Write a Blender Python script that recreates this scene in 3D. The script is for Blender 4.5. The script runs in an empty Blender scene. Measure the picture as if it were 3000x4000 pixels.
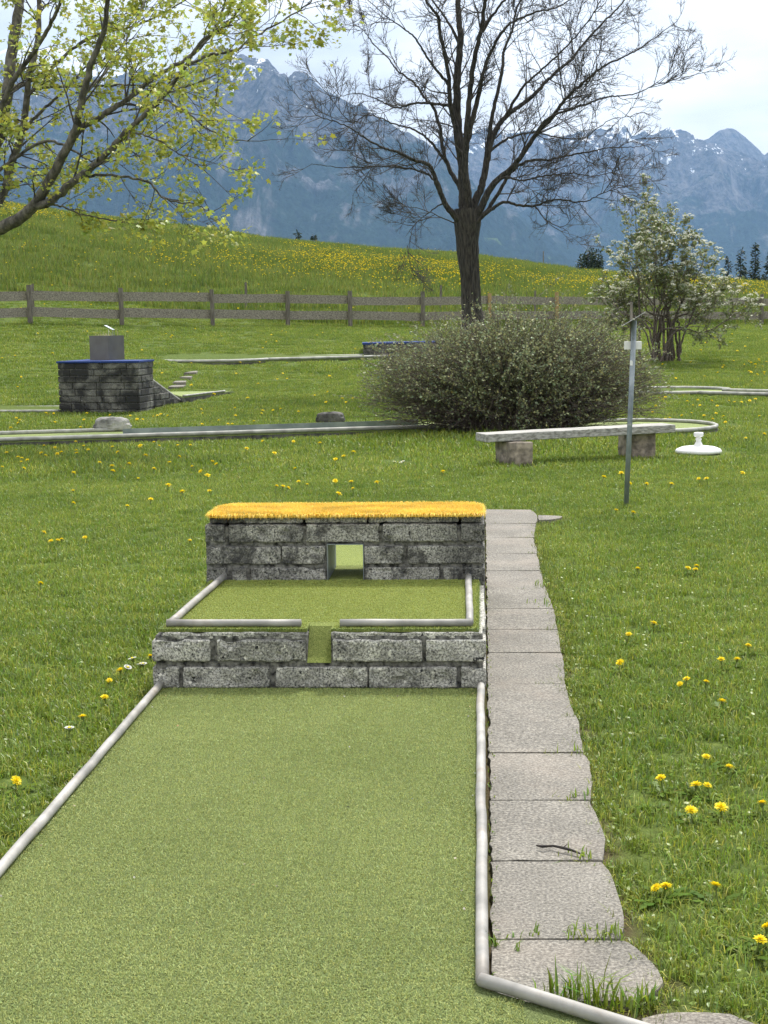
import bpy, bmesh, math, random
import numpy as np
from mathutils import Vector, Matrix, Euler, noise as mnoise

# ------------------------------------------------------------------ camera, sky, sun, exposure
SC = bpy.context.scene
COL = SC.collection
F, CX, CY = 6000.0, 1500.0, 2000.0          # focal length and centre in pixels of the photograph
CAMH, PITCH, YAW, ROLL = 1.42, math.atan(758 / 6000.0), math.atan(380 / 6000.0), -0.0135
CAMROT = Matrix.Rotation(YAW, 3, 'Z') @ Matrix.Rotation(math.pi / 2 - PITCH, 3, 'X') @ Matrix.Rotation(ROLL, 3, 'Z')
cam_d = bpy.data.cameras.new('camera'); cam = bpy.data.objects.new('camera', cam_d); COL.objects.link(cam)
cam.location = (0, 0, CAMH); cam.rotation_euler = CAMROT.to_euler()
cam_d.sensor_width = 36; cam_d.lens = F / 4000 * 36
cam_d.clip_start = 0.05; cam_d.clip_end = 60000
SC.camera = cam
SUN_EL, SUN_AZ = math.radians(57), math.radians(20)     # azimuth from +Y towards +X
w = bpy.data.worlds.new('World'); SC.world = w; w.use_nodes = True
nt = w.node_tree; nt.nodes.clear()
out = nt.nodes.new('ShaderNodeOutputWorld'); bg = nt.nodes.new('ShaderNodeBackground')
sky = nt.nodes.new('ShaderNodeTexSky'); sky.sky_type = 'NISHITA'; sky.sun_disc = False
sky.sun_elevation = SUN_EL; sky.sun_rotation = SUN_AZ
tc = nt.nodes.new('ShaderNodeTexCoord'); mp = nt.nodes.new('ShaderNodeMapping'); mp.inputs['Scale'].default_value = (1, 1, 3.2)
n1 = nt.nodes.new('ShaderNodeTexNoise'); n1.inputs['Scale'].default_value = 4.2; n1.inputs['Detail'].default_value = 6; n1.inputs['Roughness'].default_value = .5
cr = nt.nodes.new('ShaderNodeValToRGB')
cr.color_ramp.elements[0].position = .36; cr.color_ramp.elements[0].color = (5.0, 5.05, 5.25, 1)
cr.color_ramp.elements[1].position = .60; cr.color_ramp.elements[1].color = (9.4, 9.2, 8.9, 1)
mx = nt.nodes.new('ShaderNodeMix'); mx.data_type = 'RGBA'; mx.inputs[0].default_value = .95
nt.links.new(tc.outputs['Generated'], mp.inputs['Vector']); nt.links.new(mp.outputs[0], n1.inputs['Vector'])
nt.links.new(n1.outputs[0], cr.inputs[0]); nt.links.new(sky.outputs[0], mx.inputs[6]); nt.links.new(cr.outputs[0], mx.inputs[7])
# an overcast sky is brighter overhead than at the horizon
sxyz = nt.nodes.new('ShaderNodeSeparateXYZ'); nt.links.new(tc.outputs['Generated'], sxyz.inputs[0])
mr = nt.nodes.new('ShaderNodeMapRange'); mr.inputs[1].default_value = .12; mr.inputs[2].default_value = .9; mr.inputs[3].default_value = 1.0; mr.inputs[4].default_value = 1.5
nt.links.new(sxyz.outputs[2], mr.inputs[0])
vm = nt.nodes.new('ShaderNodeVectorMath'); vm.operation = 'SCALE'; nt.links.new(mx.outputs[2], vm.inputs[0]); nt.links.new(mr.outputs[0], vm.inputs['Scale'])
nt.links.new(vm.outputs[0], bg.inputs[0]); bg.inputs[1].default_value = 0.1; nt.links.new(bg.outputs[0], out.inputs[0])
sd = bpy.data.lights.new('sun', 'SUN'); sd.energy = 3.9; sd.angle = math.radians(10); sd.color = (1, .96, .9)
sun = bpy.data.objects.new('sun', sd); COL.objects.link(sun)
sun.rotation_euler = (math.pi / 2 - SUN_EL, 0, math.pi - SUN_AZ)
SC.view_settings.view_transform = 'Standard'; SC.view_settings.look = 'None'
SC.view_settings.exposure = 0.58; SC.view_settings.gamma = 1
cy = SC.cycles
cy.max_bounces = 6; cy.diffuse_bounces = 3; cy.transmission_bounces = 4; cy.volume_bounces = 3; cy.transparent_max_bounces = 8
cy.use_denoising = True; cy.denoiser = 'OPENIMAGEDENOISE'; cy.denoising_input_passes = 'RGB_ALBEDO_NORMAL'; cy.denoising_prefilter = 'NONE'; cy.caustics_reflective = False; cy.caustics_refractive = False
cy.sample_clamp_indirect = 6

# ------------------------------------------------------------------ picture <-> world
RM = np.array(CAMROT)
def hor(px): return 1242 - (np.asarray(px, float) - 1500) * .0135   # horizon row in the photograph
FW = np.array([-math.sin(YAW), math.cos(YAW)]); RT = np.array([math.cos(YAW), math.sin(YAW)])
CAM = np.array([0, 0, CAMH])
def ray(px, py): return RM @ np.array([(px - CX) / F, (CY - py) / F, -1.0])
def G(px, py, z=0.0):                      # point of the horizontal plane z seen at a pixel
    r = ray(px, py); return CAM + r * ((z - CAMH) / r[2])
def D(px, py, b):                          # point at forward distance b seen at a pixel
    r = ray(px, py); return CAM + r * (b / (r[0] * FW[0] + r[1] * FW[1]))
def ab(x, y): return x * RT[0] + y * RT[1], x * FW[0] + y * FW[1]
def xy(a, b): return np.array([a * RT[0] + b * FW[0], a * RT[1] + b * FW[1]])

# terrain height: flat lawn, a bank up to the fence, then the meadow hill to its crest, then down to the valley
_PX = np.array([-700, 0, 271, 542, 814, 1085, 1500, 1771, 2088, 2250, 3000, 3700])
_U = (_PX - 1500) / 6000.0
_CRY = np.array([700, 803, 843, 874, 906, 947, 983, 998, 1038, 1063, 1112, 1150])
_DC = 92.0
_CZ = CAMH + (hor(_PX) - _CRY) / 6000.0 * _DC
_DF = np.interp(_PX, [0, 3000], [39, 50])
_ZF = CAMH - (np.interp(_PX, [-700, 0, 1658, 3000, 3700], [1254, 1258, 1274, 1266, 1264]) - hor(_PX)) / 6000 * _DF
GZ = -0.03
def H(x, y):
    x = np.asarray(x, float); y = np.asarray(y, float)
    a, b = ab(x, y)
    u = np.clip(a / np.maximum(b, 12), -.36, .36)
    df = np.interp(u, _U, _DF); zf = np.interp(u, _U, _ZF); cz = np.interp(u, _U, _CZ)
    z1 = zf * np.clip((b - 22.5) / (df - 22.5), 0, 1) ** 1.5
    t = np.clip((b - df) / (_DC - df), 0, 1)
    z2 = (cz - zf) * (t * 1.0 + .12 * np.sin(t * math.pi)) / 1.0
    z3 = -np.clip(b - _DC, 0, None) * .03 - np.clip(b - _DC - 15, 0, None) * .16
    return np.maximum(GZ + z1 + z2 + z3, -45) + .02 * np.sin(x * .7 + 1) * np.sin(y * .45) * np.clip((b - 9) / 8, 0, 1)
def hit(px, py, up=0.0):
    r = ray(px, py); r = r / (r[0] * FW[0] + r[1] * FW[1])
    b = np.arange(2.5, 140, .1); P = CAM + b[:, None] * r
    below = P[:, 2] < H(P[:, 0], P[:, 1]) + up
    i = int(np.argmax(below)) if below.any() else len(b) - 1
    lo, hi = b[max(i - 1, 0)], b[i]
    for _ in range(18):
        m = (lo + hi) / 2; p = CAM + m * r
        if p[2] < H(p[0], p[1]) + up: hi = m
        else: lo = m
    p = CAM + hi * r; p[2] = float(H(p[0], p[1])); return p

# ------------------------------------------------------------------ object helpers
def link(o, parent=None):
    COL.objects.link(o)
    if parent: o.parent = parent
    return o
def tag(o, label=None, cat=None, group=None, kind=None):
    if label: o['label'] = label
    if cat: o['category'] = cat
    if group: o['group'] = group
    if kind: o['kind'] = kind
    return o
def empty(name, loc=(0, 0, 0), rz=0.0):
    o = bpy.data.objects.new(name, None); link(o); o.location = loc; o.rotation_euler = (0, 0, rz); o.empty_display_size = .1
    return o
def mesh_np(name, V, faces, mats, smooth=False, attr=None):
    """faces: list of int arrays (n,k) with one k each, or (array, material index)"""
    me = bpy.data.meshes.new(name); V = np.asarray(V, np.float32)
    fs = [(f if isinstance(f, tuple) else (f, 0)) for f in faces]; fs = [(np.asarray(a, np.int32), m) for a, m in fs if len(a)]
    me.vertices.add(len(V)); me.vertices.foreach_set('co', V.ravel())
    nl = sum(a.size for a, _ in fs); npoly = sum(len(a) for a, _ in fs)
    me.loops.add(nl); me.polygons.add(npoly)
    me.loops.foreach_set('vertex_index', np.concatenate([a.ravel() for a, _ in fs]))
    tot = np.concatenate([np.full(len(a), a.shape[1]) for a, _ in fs]); st = np.concatenate([[0], np.cumsum(tot)[:-1]])
    me.polygons.foreach_set('loop_start', st.astype(np.int32))
    me.polygons.foreach_set('material_index', np.concatenate([np.full(len(a), m) for a, m in fs]).astype(np.int32))
    for m in (mats if isinstance(mats, (list, tuple)) else [mats]): me.materials.append(m)
    me.update(calc_edges=True)
    if smooth: me.polygons.foreach_set('use_smooth', np.ones(npoly, bool))
    if attr is not None:
        a = me.color_attributes.new('tint', 'FLOAT_COLOR', 'POINT'); c = np.ones((len(V), 4), np.float32); c[:, :3] = attr
        a.data.foreach_set('color', c.ravel())
    me.validate(); return me
def obj_np(name, V, faces, mats, parent=None, smooth=False, attr=None):
    return link(bpy.data.objects.new(name, mesh_np(name, V, faces, mats, smooth, attr)), parent)
def obj_bm(name, bm, mats, parent=None, smooth=False):
    me = bpy.data.meshes.new(name); bm.normal_update(); bm.to_mesh(me); bm.free()
    for m in (mats if isinstance(mats, (list, tuple)) else [mats]): me.materials.append(m)
    if smooth: me.polygons.foreach_set('use_smooth', np.ones(len(me.polygons), bool))
    return link(bpy.data.objects.new(name, me), parent)
def rel(o, P):                              # world points -> local of an (unscaled) top-level empty
    c, s = math.cos(o.rotation_euler.z), math.sin(o.rotation_euler.z)
    P = np.asarray(P, float) - np.array(o.location); Q = P.copy()
    Q[..., 0] = P[..., 0] * c + P[..., 1] * s; Q[..., 1] = -P[..., 0] * s + P[..., 1] * c; return Q
def add_box(bm, lo, hi, bevel=0.0, seg=2, rot=None):
    r = bmesh.ops.create_cube(bm, size=1); vs = r['verts']
    lo, hi = Vector(lo), Vector(hi); c = (lo + hi) / 2; s = hi - lo
    for v in vs: v.co = Vector((v.co.x * s.x, v.co.y * s.y, v.co.z * s.z)) + c
    if bevel:
        es = list({e for v in vs for e in v.link_edges})
        q = bmesh.ops.bevel(bm, geom=es, offset=bevel, segments=seg, affect='EDGES', profile=.5)
        vs = list({v for f in q['faces'] for v in f.verts} | {v for v in vs if v.is_valid})
    if rot is not None:
        for v in vs: v.co = rot @ v.co
    return vs
def add_prism(bm, poly, z0, z1, bevel=0.0):
    n = len(poly); poly = [tuple(p[:2]) for p in poly]
    if sum(poly[i][0] * poly[(i + 1) % n][1] - poly[(i + 1) % n][0] * poly[i][1] for i in range(n)) < 0: poly = poly[::-1]
    z0 = z0 if hasattr(z0, '__len__') else [z0] * n; z1 = z1 if hasattr(z1, '__len__') else [z1] * n
    a = [bm.verts.new((p[0], p[1], z0[i])) for i, p in enumerate(poly)]; b = [bm.verts.new((p[0], p[1], z1[i])) for i, p in enumerate(poly)]
    bm.faces.new(a[::-1]); top = bm.faces.new(b)
    for i in range(n): bm.faces.new((a[i], a[(i + 1) % n], b[(i + 1) % n], b[i]))
    if bevel: bmesh.ops.bevel(bm, geom=list(top.edges), offset=bevel, segments=2, affect='EDGES', profile=.5)
def add_tube(bm, P, R, k=12, caps=True):
    P = np.asarray(P, float); n = len(P); R = np.full(n, R) if np.isscalar(R) else np.asarray(R)
    V, fq = tube_arrays(P, R, k)
    vs = [bm.verts.new(v) for v in V]
    for f in fq: bm.faces.new([vs[i] for i in f])
    if caps: bm.faces.new(vs[:k][::-1]); bm.faces.new(vs[-k:])
def tube_arrays(P, R, k):
    n = len(P); T = np.gradient(P, axis=0); T /= np.linalg.norm(T, axis=1)[:, None] + 1e-12
    m = np.abs(T.mean(0)); ref = np.eye(3)[int(np.argmin(m))]
    N1 = np.cross(T, ref); N1 /= np.linalg.norm(N1, axis=1)[:, None] + 1e-12; N2 = np.cross(T, N1)
    # widen the rings at bends so a mitred tube keeps its thickness
    a = np.arange(k) / k * 2 * math.pi
    V = P[:, None, :] + R[:, None, None] * (np.cos(a)[None, :, None] * N1[:, None, :] + np.sin(a)[None, :, None] * N2[:, None, :])
    i = np.arange(n - 1)[:, None] * k; j = np.arange(k)[None, :]; j2 = (j + 1) % k
    f = np.stack([i + j, i + j2, i + k + j2, i + k + j], -1).reshape(-1, 4)
    return V.reshape(-1, 3), f
def tubes_np(branches):                     # many branches -> one pair of arrays
    Vs, Fs, o = [], [], 0
    for P, R, k in branches:
        V, f = tube_arrays(P, R, k); Vs.append(V); Fs.append(f + o); o += len(V)
    return np.concatenate(Vs), np.concatenate(Fs)
def add_lathe(bm, prof, k=28, c=(0, 0, 0)):
    rings = [[bm.verts.new((c[0] + r * math.cos(2 * math.pi * i / k), c[1] + r * math.sin(2 * math.pi * i / k), c[2] + z)) for i in range(k)] for r, z in prof]
    for a, b in zip(rings, rings[1:]):
        for i in range(k): bm.faces.new((a[i], a[(i + 1) % k], b[(i + 1) % k], b[i]))
    bm.faces.new(rings[0][::-1]); bm.faces.new(rings[-1])
def rough_up(bm, amp, freq, seed=0.0, verts=None):
    o = Vector((seed * 3.1, seed * 1.7, seed * 2.3))
    bm.normal_update()
    for v in (verts or bm.verts):
        v.co += v.normal * amp * (mnoise.noise(v.co * freq + o) + .5 * mnoise.noise(v.co * freq * 2.7 + o))

# ------------------------------------------------------------------ materials
def new_mat(name):
    m = bpy.data.materials.new(name); m.use_nodes = True; t = m.node_tree
    return m, t, t.nodes['Principled BSDF'], t.nodes['Material Output']
def nd(t, typ, **kw):
    n = t.nodes.new(typ)
    for k, v in kw.items():
        if k in n.inputs: n.inputs[k].default_value = v
        else: setattr(n, k, v)
    return n
def ramp(t, src, stops):
    r = t.nodes.new('ShaderNodeValToRGB'); e = r.color_ramp.elements
    while len(e) < len(stops): e.new(.5)
    for x, (p, c) in zip(e, stops): x.position = p; x.color = (*c, 1) if len(c) == 3 else c
    t.links.new(src, r.inputs[0]); return r.outputs[0]
def mixc(t, fac, a, b, mode='MIX'):
    m = t.nodes.new('ShaderNodeMix'); m.data_type = 'RGBA'; m.blend_type = mode
    for s, i in ((fac, 0), (a, 6), (b, 7)):
        if hasattr(s, 'is_linked') or isinstance(s, bpy.types.NodeSocket): t.links.new(s, m.inputs[i])
        else: m.inputs[i].default_value = s if i == 0 else (*s, 1)
    return m.outputs[2]
def mapping(t, scale=(1, 1, 1), coord='Object', rot=(0, 0, 0)):
    c = t.nodes.new('ShaderNodeTexCoord'); m = t.nodes.new('ShaderNodeMapping'); m.inputs['Scale'].default_value = scale; m.inputs['Rotation'].default_value = rot
    t.links.new(c.outputs[coord], m.inputs['Vector']); return m.outputs[0]
def noise(t, vec, scale, detail=4, rough=.55, dist=0.0):
    n = nd(t, 'ShaderNodeTexNoise', Scale=scale, Detail=detail, Roughness=rough, Distortion=dist); t.links.new(vec, n.inputs['Vector']); return n.outputs[0]
def bump(t, p, h, strength, dist):
    b = nd(t, 'ShaderNodeBump', Strength=strength, Distance=dist); t.links.new(h, b.inputs['Height']); t.links.new(b.outputs[0], p.inputs['Normal']); return b
def noisy(name, c0, c1, scale, rough=.8, bstr=.3, bdist=.004, bscale=None, stain=None, scl=(1, 1, 1), detail=6, metallic=0.0, lo=.35, hi=.65):
    m, t, p, o = new_mat(name); v = mapping(t, scl)
    n = noise(t, v, scale, detail); c = ramp(t, n, [(lo, c0), (hi, c1)])
    if stain:
        sc, col, a, b = stain; s = ramp(t, noise(t, v, sc, 5, .6, .6), [(a, (0, 0, 0)), (b, (1, 1, 1))]); c = mixc(t, s, c, col)
    t.links.new(c, p.inputs['Base Color']); p.inputs['Roughness'].default_value = rough; p.inputs['Metallic'].default_value = metallic
    if bstr: bump(t, p, noise(t, v, bscale or scale * 2, 5, .6), bstr, bdist)
    return m
def plant(name, cols, trans=.35, gloss=.06, attr=True, patch=None):
    """leafy surface: its own tint attribute times a colour that varies per clump"""
    m, t, p, o = new_mat(name); t.nodes.remove(p)
    info = t.nodes.new('ShaderNodeObjectInfo')
    c = ramp(t, info.outputs['Random'], [(i / max(len(cols) - 1, 1), k) for i, k in enumerate(cols)]) if len(cols) > 1 else None
    if c is None:
        r = t.nodes.new('ShaderNodeRGB'); r.outputs[0].default_value = (*cols[0], 1); c = r.outputs[0]
    if patch:                                # lush and dry patches of the lawn, in world space
        g = t.nodes.new('ShaderNodeNewGeometry'); s = noise(t, g.outputs['Position'], patch[0], 4, .6)
        c = mixc(t, ramp(t, s, [(.38, (0, 0, 0)), (.66, (1, 1, 1))]), c, patch[1], 'MULTIPLY')
    if attr:
        a = t.nodes.new('ShaderNodeVertexColor'); a.layer_name = 'tint'; c = mixc(t, 1.0, c, a.outputs[0], 'MULTIPLY')
    d = t.nodes.new('ShaderNodeBsdfDiffuse'); tr = t.nodes.new('ShaderNodeBsdfTranslucent'); g = nd(t, 'ShaderNodeBsdfGlossy', Roughness=.42)
    m1 = t.nodes.new('ShaderNodeMixShader'); m2 = t.nodes.new('ShaderNodeMixShader'); m1.inputs[0].default_value = trans; m2.inputs[0].default_value = gloss
    t.links.new(c, d.inputs[0]); t.links.new(c, tr.inputs[0])
    t.links.new(d.outputs[0], m1.inputs[1]); t.links.new(tr.outputs[0], m1.inputs[2]); t.links.new(m1.outputs[0], m2.inputs[1]); t.links.new(g.outputs[0], m2.inputs[2])
    t.links.new(m2.outputs[0], o.inputs[0]); return m

def block_mat(name, dark, light, stain_amt, stain_hi=.62, stain_sc=6):
    """grey exposed-aggregate concrete with pits, pale pebbles and black lichen"""
    m, t, p, o = new_mat(name); v = mapping(t)
    c = ramp(t, noise(t, v, 130, 6, .75), [(.40, dark), (.60, light)])
    c = mixc(t, 1.0, c, ramp(t, noise(t, v, 9, 5, .6), [(.32, (.7, .7, .7)), (.66, (1.25, 1.25, 1.22))]), 'MULTIPLY')
    c = mixc(t, 1.0, c, ramp(t, noise(t, v, 2.6, 1, .4), [(.38, (.68, .68, .66)), (.62, (1.22, 1.21, 1.18))]), 'MULTIPLY')
    vo = nd(t, 'ShaderNodeTexVoronoi', Scale=110.0); t.links.new(v, vo.inputs['Vector'])
    peb = ramp(t, vo.outputs['Color'], [(.80, (0, 0, 0)), (.92, (.6, .6, .6))])
    c = mixc(t, peb, c, (light[0] * 1.5, light[1] * 1.48, light[2] * 1.4))
    pit = ramp(t, noise(t, v, 48, 4, .6), [(.33, (1, 1, 1)), (.37, (0, 0, 0))]); c = mixc(t, pit, c, (.018, .018, .018))
    st = ramp(t, noise(t, v, stain_sc, 7, .66, .8), [(stain_hi - .14, (0, 0, 0)), (stain_hi, (stain_amt,) * 3)]); c = mixc(t, st, c, (.022, .022, .022))
    t.links.new(c, p.inputs['Base Color']); p.inputs['Roughness'].default_value = .92
    bump(t, p, noise(t, v, 70, 6, .7), .8, .006); return m

MT = {}
MT['block_upper'] = block_mat('block_upper', (.05, .05, .048), (.40, .395, .37), .85, .64)
MT['block_lower'] = block_mat('block_lower', (.08, .08, .076), (.58, .57, .53), .7, .69)
MT['block_far'] = block_mat('block_far', (.06, .06, .058), (.33, .325, .30), .98, .55, 2.4)
MT['mortar'] = noisy('mortar', (.012, .012, .012), (.22, .215, .195), 45, .95, .7, .006)
MT['slab'] = None
def slab_mat():
    m, t, p, o = new_mat('paving_slab'); v = mapping(t)
    c = ramp(t, noise(t, v, 120, 6, .72), [(.35, (.066, .062, .053)), (.50, (.185, .174, .152)), (.66, (.365, .345, .30))])
    big = ramp(t, noise(t, v, 3.2, 5, .6), [(.35, (.78, .77, .75)), (.65, (1.05, 1.04, 1.02))]); c = mixc(t, 1.0, c, big, 'MULTIPLY')
    pk = ramp(t, noise(t, v, 2.0, 4, .6), [(.5, (0, 0, 0)), (.7, (.22, .22, .22))]); c = mixc(t, pk, c, (.38, .31, .25))
    t.links.new(c, p.inputs['Base Color']); p.inputs['Roughness'].default_value = .9
    bump(t, p, noise(t, v, 130, 5, .7), .7, .005); return m
MT['slab'] = slab_mat()
def turf_mat(name, dk, md, lt, s=1.0):
    """short synthetic grass: fibres in three greens with dark gaps between them"""
    m, t, p, o = new_mat(name); v = mapping(t, (s, s * .6, s))
    f = noise(t, v, 210, 4, .75, 1.2)
    c = ramp(t, f, [(.34, dk), (.47, md), (.66, lt)])
    pale = ramp(t, noise(t, mapping(t, (s, s, s)), 140, 2, .5), [(.66, (0, 0, 0)), (.72, (.5, .5, .5))]); c = mixc(t, pale, c, (lt[0] * 1.25, lt[1] * 1.2, lt[2] * 1.2))
    big = ramp(t, noise(t, mapping(t), 1.3, 5, .55), [(.3, (.86, .88, .86)), (.7, (1.1, 1.08, 1.05))]); c = mixc(t, 1.0, c, big, 'MULTIPLY')
    t.links.new(c, p.inputs['Base Color']); p.inputs['Roughness'].default_value = .85; p.inputs['Specular IOR Level'].default_value = .25
    bump(t, p, f, 1.0, .012); return m
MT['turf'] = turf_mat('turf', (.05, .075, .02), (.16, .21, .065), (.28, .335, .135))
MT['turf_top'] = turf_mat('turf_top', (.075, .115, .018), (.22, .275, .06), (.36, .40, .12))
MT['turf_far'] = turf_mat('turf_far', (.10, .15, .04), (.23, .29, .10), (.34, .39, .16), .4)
MT['lane_fibre'] = plant('lane_fibre', [(.37, .425, .15)], .28, .02, patch=(1.4, (.86, .88, .84)))
MT['step_fibre'] = plant('step_fibre', [(.36, .41, .105)], .28, .02, patch=(2.2, (.88, .9, .86)))
MT['turf_fibre'] = plant('turf_fibre', [(.14, .20, .045)], .2, .03)
MT['steel'] = noisy('galvanised_pipe', (.21, .205, .19), (.40, .385, .355), 7, .6, .15, .002, 60, (5.5, (.20, .16, .12), .54, .80), metallic=.1)
MT['galv'] = noisy('galvanised_post', (.17, .20, .22), (.30, .335, .355), 9, .5, .1, .002, 50, (14, (.45, .47, .48), .62, .75), metallic=.45)
MT['plate'] = noisy('galvanised_plate', (.16, .19, .21), (.27, .305, .325), 6, .5, .08, .002, 40, metallic=.4)
MT['white'] = noisy('white_plastic', (.74, .74, .73), (.84, .84, .83), 12, .45, .05, .002)
MT['greyboard'] = noisy('grey_board', (.50, .51, .52), (.62, .63, .64), 10, .6, .05, .002)
MT['wood'] = noisy('weathered_wood', (.12, .108, .085), (.33, .302, .245), 9, .85, .5, .006, 16, (5, (.05, .043, .036), .60, .75), scl=(.35, 5, 5))
MT['post'] = noisy('weathered_post', (.075, .066, .052), (.20, .18, .145), 9, .85, .5, .006, 16, scl=(5, 5, .5))
MT['newpost'] = noisy('fresh_post', (.26, .17, .07), (.40, .28, .12), 9, .8, .4, .005, 16, scl=(5, 5, .5))
MT['bench'] = noisy('bench_plank', (.17, .165, .145), (.46, .45, .42), 8, .8, .6, .006, 14, (4, (.55, .54, .50), .62, .76), scl=(.5, 7, 7))
MT['stump'] = noisy('bench_block', (.13, .11, .088), (.40, .34, .27), 14, .9, .7, .01, 20, (6, (.05, .045, .04), .56, .72))
MT['rock'] = noisy('rock', (.10, .10, .095), (.42, .41, .385), 5, .92, .9, .03, 9, (3, (.06, .06, .055), .56, .72))
MT['darkrock'] = noisy('dark_rock', (.035, .034, .03), (.16, .155, .14), 6, .92, .9, .03, 9, (4, (.02, .02, .018), .52, .68))
MT['box'] = noisy('grey_steel_sheet', (.13, .12, .112), (.165, .155, .145), 5, .45, .05, .002, metallic=.3)
MT['blue'] = noisy('blue_turf', (.008, .025, .10), (.014, .05, .24), 60, .9, .6, .006)
MT['kerb'] = noisy('pale_kerb', (.26, .26, .235), (.44, .44, .40), 8, .7, .2, .004)
MT['plinth'] = noisy('concrete_plinth', (.03, .03, .028), (.14, .135, .12), 8, .95, .5, .01)
MT['bark'] = noisy('bark', (.012, .011, .010), (.075, .066, .055), 14, .95, 1.0, .03, 18, (6, (.13, .125, .10), .62, .76), scl=(3, 3, .45))
MT['twigs'] = noisy('twig_bark', (.03, .027, .025), (.085, .075, .068), 20, .9, 0)
MT['maplebark'] = noisy('maple_bark', (.05, .046, .038), (.17, .155, .125), 12, .95, .8, .02, 20, (5, (.03, .028, .022), .52, .68), scl=(1.5, 1.5, .8))
MT['shrubstem'] = noisy('shrub_stem', (.06, .047, .04), (.20, .165, .135), 30, .9, 0)
MT['stick'] = noisy('stick', (.012, .010, .009), (.05, .042, .035), 40, .95, .4, .003)
MT['straw'] = plant('straw', [(.55, .49, .33)], .2, .04)
MT['soil'] = noisy('soil', (.035, .026, .017), (.13, .095, .06), 30, .95, .8, .01)
MT['maple_leaf'] = plant('maple_leaf', [(.40, .44, .075)], .48, .05)
MT['bush_leaf'] = plant('bush_leaf', [(.27, .30, .15)], .30, .03)
MT['shrub_leaf'] = plant('shrub_leaf', [(.19, .225, .075)], .38, .08)
MT['blossom'] = plant('blossom', [(.82, .82, .70)], .3, .02)
MT['conifer'] = plant('conifer', [(.028, .042, .026)], .1, .03)
MT['grass'] = plant('lawn_grass', [(.150, .235, .024), (.205, .282, .032), (.275, .335, .050)], .40, .045, patch=(.55, (.72, .79, .64)))
MT['weed'] = plant('weed_leaf', [(.085, .145, .020), (.11, .17, .026)], .35, .012)
MT['meadow'] = plant('meadow_grass', [(.13, .185, .028), (.17, .225, .036), (.22, .26, .055)], .42, .03, patch=(.16, (.72, .80, .70)))
MT['petal'] = plant('dandelion_petal', [(.90, .72, .018)], .3, .02)
MT['flowerstem'] = plant('dandelion_stem', [(.17, .22, .06)], .3, .04)
MT['daisy'] = plant('daisy_petal', [(.8, .8, .78)], .3, .02)
MT['yellow_pile'] = plant('yellow_pile', [(.93, .67, .13)], .25, .03)
MT['yellow_mat'] = noisy('yellow_mat', (.55, .33, .03), (.85, .54, .06), 90, .9, .8, .008)

def ground_mat():
    m, t, p, o = new_mat('lawn_ground'); g = t.nodes.new('ShaderNodeNewGeometry'); v = g.outputs['Position']
    c = ramp(t, noise(t, v, 26, 6, .7), [(.32, (.03, .045, .012)), (.52, (.085, .125, .025)), (.72, (.16, .195, .05))])
    c = mixc(t, ramp(t, noise(t, v, .35, 5, .6), [(.4, (0, 0, 0)), (.65, (.6, .6, .6))]), c, (.10, .13, .03))
    a = t.nodes.new('ShaderNodeVertexColor'); a.layer_name = 'tint'
    c = mixc(t, a.outputs[0], c, (.085, .062, .038))
    t.links.new(c, p.inputs['Base Color']); p.inputs['Roughness'].default_value = .95; p.inputs['Specular IOR Level'].default_value = .1
    bump(t, p, noise(t, v, 40, 5, .7), .8, .02); return m
MT['ground'] = ground_mat()

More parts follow.
